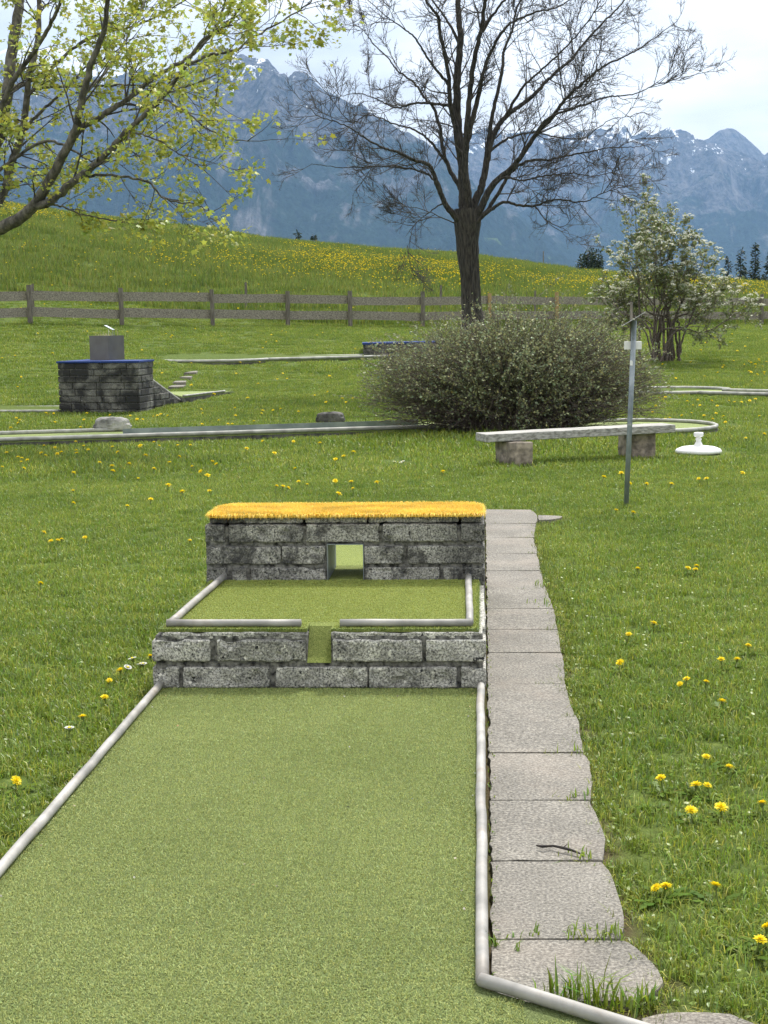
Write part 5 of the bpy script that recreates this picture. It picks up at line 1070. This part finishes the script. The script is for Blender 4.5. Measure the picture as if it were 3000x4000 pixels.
def scatter(name, pts, rots, scl, idx, coll, kind='stuff', parent=None):
    me = bpy.data.meshes.new(name); me.vertices.add(len(pts)); me.vertices.foreach_set('co', np.asarray(pts, np.float32).ravel())
    for nm, ty, dat in (('rz', 'FLOAT', rots), ('scl', 'FLOAT', scl), ('idx', 'INT', idx)):
        a = me.attributes.new(nm, ty, 'POINT'); a.data.foreach_set('value', np.asarray(dat, np.float32 if ty == 'FLOAT' else np.int32))
    o = link(bpy.data.objects.new(name, me), parent); tag(o, kind=kind)
    ng = bpy.data.node_groups.new(name, 'GeometryNodeTree'); ng.interface.new_socket('Geometry', in_out='INPUT', socket_type='NodeSocketGeometry'); ng.interface.new_socket('Geometry', in_out='OUTPUT', socket_type='NodeSocketGeometry')
    N = ng.nodes; L = ng.links; gi = N.new('NodeGroupInput'); go = N.new('NodeGroupOutput'); ip = N.new('GeometryNodeInstanceOnPoints'); ci = N.new('GeometryNodeCollectionInfo')
    ci.inputs['Collection'].default_value = coll; ci.inputs['Separate Children'].default_value = True; ci.inputs['Reset Children'].default_value = True
    def attr(nm, ty): n = N.new('GeometryNodeInputNamedAttribute'); n.data_type = ty; n.inputs['Name'].default_value = nm; return n.outputs[0]
    cx = N.new('ShaderNodeCombineXYZ'); L.new(attr('rz', 'FLOAT'), cx.inputs[2]); ip.inputs['Pick Instance'].default_value = True
    L.new(gi.outputs[0], ip.inputs['Points']); L.new(ci.outputs[0], ip.inputs['Instance']); L.new(attr('idx', 'INT'), ip.inputs['Instance Index']); L.new(cx.outputs[0], ip.inputs['Rotation']); L.new(attr('scl', 'FLOAT'), ip.inputs['Scale'])
    L.new(ip.outputs[0], go.inputs[0]); md = o.modifiers.new('scatter', 'NODES'); md.node_group = ng; return o
def clearance(X, Y):
    d = np.full(len(X), 9.0)
    for P in EXCL: d = np.minimum(d, poly_dist(X, Y, P))
    return d
def fan_pts(b0, b1, dens, r, um=.30, pad=1.2):
    a_max = lambda b: um * b + pad
    area = (b1 - b0) * (a_max(b0) + a_max(b1)); n = int(area * dens); b = r.uniform(b0, b1, int(n * 1.6)); a = r.uniform(-a_max(b1), a_max(b1), len(b)); k = np.abs(a) < a_max(b); a, b = a[k][:n], b[k][:n]
    p = a[:, None] * RT + b[:, None] * FW; return p[:, 0], p[:, 1]
def grass():
    r = np.random.default_rng(33)
    near = bpy.data.collections.new('turf_tufts'); names = []
    for i in range(5): near.objects.link(tuft('a_tuft_%d' % i, 105, .085, (.022, .048), (.0022, .0042), 'grass', r, dry=.05, leafy=5))
    for i in range(3): near.objects.link(tuft('b_mini_%d' % i, 16, .022, (.022, .050), (.002, .0038), 'grass', r, dry=.12, leafy=1))
    for i in range(2): near.objects.link(tuft('c_dry_%d' % i, 14, .03, (.025, .06), (.0016, .003), 'grass', r, (.7, 1.5), dry=.65))
    for i in range(3):
        n_ = 11; q = np.sqrt(r.random(n_)) * .02; a = r.uniform(0, 6.28, n_); V_, t_, k_ = leaf_cloud(np.c_[np.cos(a) * q, np.sin(a) * q, np.full(n_, .012)], np.c_[-np.cos(a) * .35, -np.sin(a) * .35, np.ones(n_)] + r.normal(0, .15, (n_, 3)), np.c_[np.cos(a), np.sin(a), r.uniform(.1, .7, n_)], r.uniform(.045, .085, n_), r, OVAL * [.7, 1], .5)
        near.objects.link(bpy.data.objects.new('d_weed_%d' % i, mesh_np('d_weed', V_ * [.55, .55, .55], [t_], MT['weed'], attr=tint(n_, k_, .8, 1.3, .08, r))))
    X, Y = fan_pts(2.4, 14.5, 175, r); c = clearance(X, Y); k = c > .075; X0, Y0 = X[k], Y[k]
    X1, Y1 = fan_pts(2.4, 14.5, 1000, r); c1 = clearance(X1, Y1); k = ((c1 > .004) & (c1 < .10)) | ((c1 > -.030) & (c1 < .004) & (X1 > .2) & (r.random(len(X1)) < .75 + c1 * 18)); X1, Y1, c1 = X1[k], Y1[k], c1[k]
    dryk = r.random(len(X1)) < np.clip(.42 - c1 * 4, 0, 1)
    P = np.concatenate([np.c_[X0, Y0, H(X0, Y0)], np.c_[X1, Y1, H(X1, Y1)]]); n0, n1 = len(X0), len(X1)
    big = np.array([mnoise.noise(Vector((x * .9, y * .9, 3))) for x, y in zip(X0, Y0)])
    scatter('lawn_grass', P, r.uniform(0, 6.28, n0 + n1), np.concatenate([r.uniform(.8, 1.2, n0) * (1 + .15 * big), r.uniform(.7, 1.15, n1)]), np.concatenate([np.where(r.random(n0) < .025, r.integers(10, 13, n0), r.integers(0, 5, n0)), np.where(dryk, r.integers(8, 10, n1), r.integers(5, 8, n1))]), near)
    mid = bpy.data.collections.new('mid_tufts')
    for i in range(4): mid.objects.link(tuft('a_mid_%d' % i, 165, .21, (.032, .066), (.005, .009), 'grass', r, dry=.04))
    mid.objects.link(tuft('b_midmini', 30, .05, (.03, .06), (.004, .007), 'grass', r, dry=.06))
    X, Y = fan_pts(14, 52, 24, r, .30, 2.0); c = clearance(X, Y); k = c > .19; X0, Y0 = X[k], Y[k]
    X1, Y1 = fan_pts(14, 34, 130, r, .30, 2.0); c1 = clearance(X1, Y1); k = (c1 > .03) & (c1 < .24); X1, Y1 = X1[k], Y1[k]
    P = np.concatenate([np.c_[X0, Y0, H(X0, Y0)], np.c_[X1, Y1, H(X1, Y1)]]); big = np.array([mnoise.noise(Vector((x * .35, y * .35, 3))) for x, y in zip(X0, Y0)])
    bgr = G(2000, 1740, GZ); dd = np.hypot(X0 - bgr[0], (Y0 - bgr[1] - .2) * 1.6); lush = np.clip(1.6 - dd * .55, 0, 1)      # longer grass round the bush and bench
    scatter('back_lawn_grass', P, r.uniform(0, 6.28, len(P)), np.concatenate([r.uniform(.75, 1.15, len(X0)) * (1 + .4 * big + .9 * lush), r.uniform(.7, 1.1, len(X1))]), np.concatenate([r.integers(0, 4, len(X0)), np.full(len(X1), 4)]), mid)
    far = bpy.data.collections.new('meadow_tufts')
    for i in range(4): far.objects.link(tuft('a_far_%d' % i, 130, .45, (.10, .26), (.009, .018), 'meadow', r, (.05, .7), dry=.06))
    X, Y = fan_pts(44, 101, 5.2, r, .30, 3.0); a_, b_ = ab(X, Y); df = np.interp(a_ / b_, _U, _DF); k = b_ > df + .5; X, Y = X[k], Y[k]
    scatter('meadow_grass', np.c_[X, Y, H(X, Y)], r.uniform(0, 6.28, len(X)), r.uniform(.7, 1.25, len(X)), r.integers(0, 4, len(X)), far)
    print('tufts', n0, n1, len(X0), len(X1), len(X))
grass()
def weeds():
    r = np.random.default_rng(3)                # long grass and seedlings growing along the near pipe and in the slab joints
    P, L_, W_ = [], [], []
    for (px, py), m, sp, l in (((2240, 3905), 26, 60, .075), ((2330, 3925), 30, 70, .085), ((2430, 3935), 28, 60, .06), ((2150, 3880), 10, 30, .07), ((2500, 3905), 16, 50, .05), ((2250, 3655), 26, 130, .028), ((2050, 3655), 14, 70, .022), ((2370, 3660), 22, 70, .035), ((1930, 3700), 16, 30, .035), ((2020, 3720), 5, 25, .03), ((2090, 2370), 4, 60, .02), ((2130, 2365), 20, 40, .04), ((2110, 2290), 16, 30, .04), ((2245, 3115), 14, 50, .03), ((2270, 2940), 10, 40, .03), ((2260, 3350), 14, 60, .03)):
        for _ in range(m): P.append(G(px + r.normal(0, sp * .6), py + r.normal(0, sp * .14), -.01)); L_.append(l * r.uniform(.5, 1.35)); W_.append(r.uniform(.003, .0065))
    for _ in range(260): P.append(np.array([r.uniform(.017, .040), r.uniform(3.2, 11), -.012])); L_.append(r.uniform(.006, .022)); W_.append(r.uniform(.002, .005))
    n = len(P); V, f, t = blades(np.array(P), np.array(L_), np.array(W_), r.uniform(0, 6.28, n), r.uniform(.1, 1.1, n)); o = obj_np('joint_weeds', V, [f, t], MT['grass'], attr=tint(n, 5, .6, 1.5, .14, r)); tag(o, kind='stuff')
weeds()

def lane_pile():
    r = np.random.default_rng(81)               # the short curled fibres of the synthetic turf
    def patch(name, size, n, L, W, mat):
        P = np.c_[r.uniform(-size / 2, size / 2, (n, 2)), np.full(n, -.002)]; V, q, t = blades(P, r.uniform(*L, n), r.uniform(*W, n), r.uniform(0, 6.28, n), r.uniform(.2, 1.35, n))
        return bpy.data.objects.new(name, mesh_np(name, V, [q, t], MT[mat], attr=tint(n, 5, .72, 1.22, .06, r)))
    def cover(name, parent, poly, x0, x1, y0, y1, z, size, coll):
        nx, ny = max(1, round((x1 - x0) / size)), max(1, round((y1 - y0) / size)); gx = x0 + (np.arange(nx) + .5) * (x1 - x0) / nx; gy = y0 + (np.arange(ny) + .5) * (y1 - y0) / ny
        X, Y = [a.ravel() for a in np.meshgrid(gx, gy)]
        if poly is not None:
            k = poly_dist(X, Y, np.array(poly)) < -size * .5; X, Y = X[k], Y[k]
        n = len(X); scatter(name, rel(parent, np.c_[X, Y, np.full(n, z)]), r.integers(0, 4, n) * math.pi / 2, np.ones(n), r.integers(0, 4, n), coll, parent=parent)
    ca = bpy.data.collections.new('lane_pile'); cb = bpy.data.collections.new('step_pile')
    for i in range(4): ca.objects.link(patch('a_pile_%d' % i, .106, 900, (.006, .011), (.0016, .0030), 'lane_fibre')); cb.objects.link(patch('a_step_%d' % i, .104, 800, (.006, .010), (.0018, .0032), 'step_fibre'))
    cover('pile', lane, None, LX0 + .004, LX1 - .004, 3.18, YW - .002, 0, .104, ca)
    cover('pile', lane, near_poly, -2.0, .5, 1.95, 3.18, 0, .104, ca)
    cover('pile', ob, None, TX0 + .01, TX1, NB + .01, YU - .006, TZ, .104, cb)
    cover('pile', ob, None, TX0 + .005, NX0 - .002, TF, NB + .01, TZ, .104, cb); cover('pile', ob, None, NX1 + .002, TX1, TF, NB + .01, TZ, .104, cb)
lane_pile()
def bits():
    r = np.random.default_rng(6); n = 70; P = np.c_[r.uniform(LX0 + .04, LX1 - .03, n), r.uniform(3.15, YW - .03, n), np.full(n, .011)]; k = r.random(n) < .45
    P[k, 0] = np.where(r.random(k.sum()) < .5, LX0 + .03 + .03 * r.random(k.sum()), LX1 - .022 - .03 * r.random(k.sum()))
    V, t, k_ = leaf_cloud(P, r.normal(0, .3, (n, 3)) + [0, 0, 1], r.normal(0, 1, (n, 3)) * [1, 1, .1], r.uniform(.004, .012, n), r, OVAL, .4)
    o = obj_np('leaf_crumbs', V, [t], MT['straw'], attr=tint(n, k_, .15, .8, .15, r)); tag(o, kind='stuff')
bits()

# ------------------------------------------------------------------ dandelions and daisies
def dandelion_head(R, n_pet, r, detail=True):
    Vs, Fq, Ft, o = [], [], [], 0
    for ring, (rr, el, m) in enumerate(((1.0, .12, n_pet), (.82, .38, n_pet), (.55, .75, n_pet * 2 // 3), (.3, 1.15, n_pet // 3))):
        a = np.arange(m) / m * 6.283 + r.uniform(0, .3, m); e = el + r.normal(0, .12, m); L = R * rr * r.uniform(.88, 1.08, m); W = R * (.19 if detail else .3)
        d = np.stack([np.cos(a) * np.cos(e), np.sin(a) * np.cos(e), np.sin(e)], -1); s = np.stack([-np.sin(a), np.cos(a), np.zeros(m)], -1); b = np.array([0, 0, .08 * R * ring])
        V = np.stack([b + d * L[:, None] * .08 - s * W * .25, b + d * L[:, None] * .08 + s * W * .25, b + d * L[:, None] * .8 - s * W * .5, b + d * L[:, None] * .8 + s * W * .5, b + d * L[:, None] + [0, 0, -.03 * R]], 1).reshape(-1, 3)
        i = np.arange(m)[:, None] * 5 + o; Vs.append(V); Fq.append(i + [[0, 1, 3, 2]]); Ft.append(i + [[2, 3, 4]]); o += len(V)
    V = np.concatenate(Vs); return V, np.concatenate(Fq), np.concatenate(Ft)
def stem_arrays(h, lean, r0=.0022, k=5):
    P = np.array([(-lean[0], -lean[1], -h), (-lean[0] * .35, -lean[1] * .35, -h * .5), (0, 0, 0)]); V, f = tube_arrays(P, np.full(3, r0), k)
    # green cup under the petals
    V2, f2 = tube_arrays(np.array([(0, 0, -.010), (0, 0, -.004), (0, 0, .002)]), np.array([.003, .0062, .0045]), 7); return np.concatenate([V, V2]), np.concatenate([f, f2 + len(V)])
def dandelions():
    r = np.random.default_rng(55); heads, stems, small = [], [], []
    for i in range(5):
        V, q, t = dandelion_head(.0175 * r.uniform(.92, 1.1), 26, r); heads.append(mesh_np('flower_head', V, [q, t], MT['petal'], attr=tint(len(V) // 5, 5, .85, 1.1, .03, r)))
        V, f = stem_arrays(.06, r.normal(0, .012, 2)); stems.append(mesh_np('stem', V, [f], MT['flowerstem'], attr=np.full((len(V), 3), 1.0)))
    for i in range(5):
        V, q, t = dandelion_head(.0215 * r.uniform(.9, 1.15), 12, r, False); V2, f2 = stem_arrays(.09, r.normal(0, .015, 2), .003, 4); n1 = len(V)
        small.append(mesh_np('dandelion', np.concatenate([V, V2]), [(q, 0), (t, 0), (f2 + n1, 1)], [MT['petal'], MT['flowerstem']], attr=np.concatenate([tint(n1 // 5, 5, .85, 1.1, .03, r), np.ones((len(V2), 3))])))
    def z6(x, y): return (1700 + x * .7836, 1900 + y * .7836)
    def z8(x, y): return (1700 + x * .7836, 2900 + y * .7836)
    def z7(x, y): return (x * .904, 2500 + y * .904)
    near = []
    R_ = [z6(*p) for p in ((1260, 408), (1297, 414), (1303, 396), (1090, 683), (1560, 793), (1425, 863), (1505, 863), (922, 878), (1253, 960), (1220, 985), (1350, 975), (1430, 1072), (1350, 1347), (902, 118), (988, 130), (965, 738), (1010, 410))]
    R_ += [z8(*p) for p in ((1465, 123), (1125, 178), (1300, 213), (1357, 215), (1275, 340), (1425, 325), (1630, 303), (1100, 725), (1148, 718), (1397, 715), (1620, 985), (1655, 920))]
    L_ = [z7(*p) for p in ((520, 132), (472, 175), (452, 248), (357, 332), (70, 608), (650, 70))] + [(x * 1.8083, y * 1.8083) for x, y in ((125, 1167), (133, 1165), (110, 1169), (183, 1161), (95, 1150), (88, 1260), (158, 1060), (410, 1168))]
    R_.sort(key=lambda p: -p[1]); L_.sort(key=lambda p: -p[1]); ordn = ['nearest', 'second nearest', 'third nearest', 'fourth nearest', 'fifth nearest', 'sixth nearest', 'seventh nearest', 'eighth nearest', 'ninth nearest', 'tenth nearest', 'eleventh nearest', 'twelfth nearest', 'thirteenth nearest', 'fourteenth nearest', 'fifteenth nearest', 'sixteenth nearest', 'seventeenth nearest', 'eighteenth nearest', 'nineteenth nearest', 'twentieth nearest']
    tens = lambda i: ordn[i] if i < 20 else None
    GR = 'yellow dandelions in the lawn'
    ros = []
    for i in range(3):
        n_ = 9; a = np.arange(n_) / n_ * 6.28 + r.normal(0, .25, n_); V, t, k_ = leaf_cloud(np.c_[np.cos(a) * .008, np.sin(a) * .008, np.zeros(n_)], np.c_[-np.cos(a) * .4, -np.sin(a) * .4, np.ones(n_)], np.c_[np.cos(a), np.sin(a), r.uniform(.15, .6, n_)], r.uniform(.07, .12, n_), r, np.array([(0, 0), (.05, .1), (.12, .3), (.06, .36), (.16, .55), (.09, .62), (.15, .8), (0, 1), (-.15, .8), (-.09, .62), (-.16, .55), (-.06, .36), (-.12, .3), (-.05, .1), (0, .5)]), .4)
        ros.append(mesh_np('leaf_rosette', V * .6, [t], MT['weed'], attr=tint(n_, k_, .8, 1.25, .06, r)))
    def put_near(p, label):
        h = r.uniform(.035, .055); q = hit(*p, up=h); o = empty('dandelion', (q[0], q[1], q[2] + h)); tag(o, label, 'flower', GR); k = r.integers(0, 5)
        # both parts share their mesh data with the other dandelions of this kind
        hd = link(bpy.data.objects.new('flower_head', heads[k]), o); sm = link(bpy.data.objects.new('stem', stems[k]), o); s = r.uniform(.85, 1.2); hd.scale = (s, s, s)
        rl = link(bpy.data.objects.new('leaf_rosette', ros[r.integers(0, 3)]), o); rl.location = (0, 0, -h + .006); rl.rotation_euler = (0, 0, r.uniform(0, 6.28))
        hd.rotation_euler = (r.normal(.12, .28), r.normal(0, .28), r.uniform(0, 6.28)); sm.rotation_euler = (0, 0, r.uniform(0, 6.28))
    for side, lst, where in ((0, R_, 'on the lawn right of the paved path'), (1, L_, 'on the lawn left of the near lane')):
        for i, p in enumerate(lst):
            nm = tens(i); put_near(p, 'open yellow dandelion, %s to the viewer %s' % (nm, where) if nm else 'small yellow dandelion between the path and the marker post')
    Z3 = '28,850 78,868 95,873 92,890 118,882 103,918 10,912 190,820 178,852 197,862 237,828 265,848 247,855 327,803 362,822 330,840 332,852 382,838 430,892 318,938 484,908 488,930 485,825 508,848 558,898 606,820 630,862 665,920 598,962 665,805 688,820 732,892 775,867 768,818 823,818 830,910 866,932 897,948 918,888 935,900 727,990 787,1018 905,1015 652,1052 550,1080 318,1068 1135,800 1185,852 1065,832 1268,802 1382,808 1275,918 1290,975 1328,988 1195,995 1222,997 1245,1003 1485,865 1528,847 1450,878 1448,973 1518,976 1525,1005 1463,1028 1628,978'
    Z3b = '70,700 85,710 78,722 200,680 232,680 362,708 238,718 375,680 475,688 563,690 592,705 617,707 680,690 695,684 663,693 725,690 870,662 875,680 945,710 873,727 985,725 1003,725 1015,657 1018,690 1097,713 1135,668 1180,667 1212,660 1130,680 1360,602 1408,632 47,742 348,740 1290,672 1495,632'
    Z4 = '255,932 950,955 1025,938 1135,985 1243,985 1360,963 1393,962 1550,938 1060,985'
    Z4b = '1082,705 1160,675 1175,648 1215,705 1235,700 1287,690 1328,678 1383,690 1435,680 1467,692 1475,718 1420,705 1643,770 1622,692 1185,612 1215,610 1310,628 1355,622 1365,645 1415,625 1440,648 1490,625 1515,632 1545,632 1580,625 1605,618 1205,620 1335,645 1563,787'
    def pts(s, ox, oy): return [(ox + float(a.split(',')[0]) * .904, oy + float(a.split(',')[1]) * .904) for a in s.split()]
    sets = [(pts(Z3, 0, 1000), 'small yellow dandelion on the lawn between long lane and yellow-topped obstacle'), (pts(Z3b, 0, 1000), 'small yellow dandelion between the long lane and the stained stone block'), (pts(Z4, 1500, 1000), 'small yellow dandelion on the lawn in front of the plank bench'), (pts(Z4b, 1500, 1000), 'small yellow dandelion on the right-hand lawn beyond the parasol foot')]
    rnd = [(r.uniform(0, 1400), r.uniform(1285, 1560)) for _ in range(58)]; sets.append((rnd, 'tiny yellow dandelion on the bank below the fence, left of the bush'))
    rnd = [(r.uniform(2480, 3000), 1290 + 200 * r.random() ** 1.3) for _ in range(56)]; sets.append((rnd, 'tiny yellow dandelion on the bank by the flowering shrub'))
    def ok(q): return clearance(np.array([q[0]]), np.array([q[1]]))[0] > .02
    cnt = 0
    for lst, lab in sets:
        for p in lst:
            h = r.uniform(.055, .085); q = hit(*p, up=h)
            if not ok(q): continue
            o = link(bpy.data.objects.new('dandelion', small[r.integers(0, 5)])); tag(o, lab, 'flower', GR); s = r.uniform(.9, 1.35); b = ab(q[0], q[1])[1]
            if b > 24: s *= 1.15
            o.location = (q[0], q[1], q[2] + h); o.scale = (s, s, s); o.rotation_euler = (r.normal(0, .25), r.normal(0, .25), r.uniform(0, 6.28)); cnt += 1
    print('dandelions', cnt + len(R_) + len(L_))
    # the meadow behind the fence: far too many to count
    mc = bpy.data.collections.new('meadow_flowers')
    for i in range(3):
        V, q, t = dandelion_head(.024 * r.uniform(.9, 1.15), 9, r, False); mc.objects.link(bpy.data.objects.new('a_flower_%d' % i, mesh_np('m_flower', V, [q, t], MT['petal'], attr=tint(len(V) // 5, 5, .85, 1.1, .03, r))))
    X, Y = fan_pts(40, 95, 26.0, r, .30, 2.0); a_, b_ = ab(X, Y); df = np.interp(a_ / b_, _U, _DF); tt = (b_ - df) / (_DC - df)
    cl = np.array([mnoise.noise(Vector((x * .10, y * .06, 1.7))) + .6 * mnoise.noise(Vector((x * .5, y * .22, 5.0))) for x, y in zip(X, Y)])
    band = np.exp(-((tt - .48) / .26) ** 2) * .9 + .12
    k = (tt > .01) & (r.random(len(X)) < np.clip(band * (.2 + .85 * cl), .014, 1)); X, Y = X[k], Y[k]; n = len(X)
    scatter('meadow_dandelions', np.c_[X, Y, H(X, Y) + r.uniform(.17, .31, n)], r.uniform(0, 6.28, n), r.uniform(1.2, 1.95, n), r.integers(0, 3, n), mc); print('meadow flowers', n)
    # white daisies
    m = 12; a = np.arange(m) / m * 6.283; V = np.concatenate([np.c_[np.cos(a) * .004, np.sin(a) * .004, np.zeros(m)], np.c_[np.cos(a - .2) * .013, np.sin(a - .2) * .013, np.full(m, .002)], np.c_[np.cos(a + .2) * .013, np.sin(a + .2) * .013, np.full(m, .002)]]); i = np.arange(m)
    V2 = np.concatenate([np.c_[np.cos(a) * .0045, np.sin(a) * .0045, np.full(m, .002)], [[0, 0, .0055]]]); f2 = np.c_[i, (i + 1) % m, np.full(m, m)] + len(V); V3, f3 = stem_arrays(.05, (.005, .003), .0012, 4)
    dm = mesh_np('daisy', np.concatenate([V, V2, V3]), [(np.c_[i, i + m, i + 2 * m], 0), (f2, 1), (f3 + len(V) + len(V2), 2)], [MT['daisy'], MT['petal'], MT['flowerstem']], attr=np.ones((len(V) + len(V2) + len(V3), 3)))
    for lst, lab in (([z7(605, 105), z7(618, 103), z7(572, 80), z7(552, 118), z7(300, 380)], 'little white daisy by the left corner of the lower stone step'), ([(1540, 1803), (1553, 1806), (1574, 1802), (1566, 1806)], 'little white daisy in the lawn in front of the round bush')):
        for p in lst:
            q = hit(*p, up=.045); o = link(bpy.data.objects.new('daisy', dm)); tag(o, lab, 'flower', 'white daisies'); o.location = (q[0], q[1], q[2] + .045); o.rotation_euler = (r.normal(.3, .2), r.normal(0, .2), r.uniform(0, 6)); s = r.uniform(1, 1.4); o.scale = (s, s, s)
dandelions()
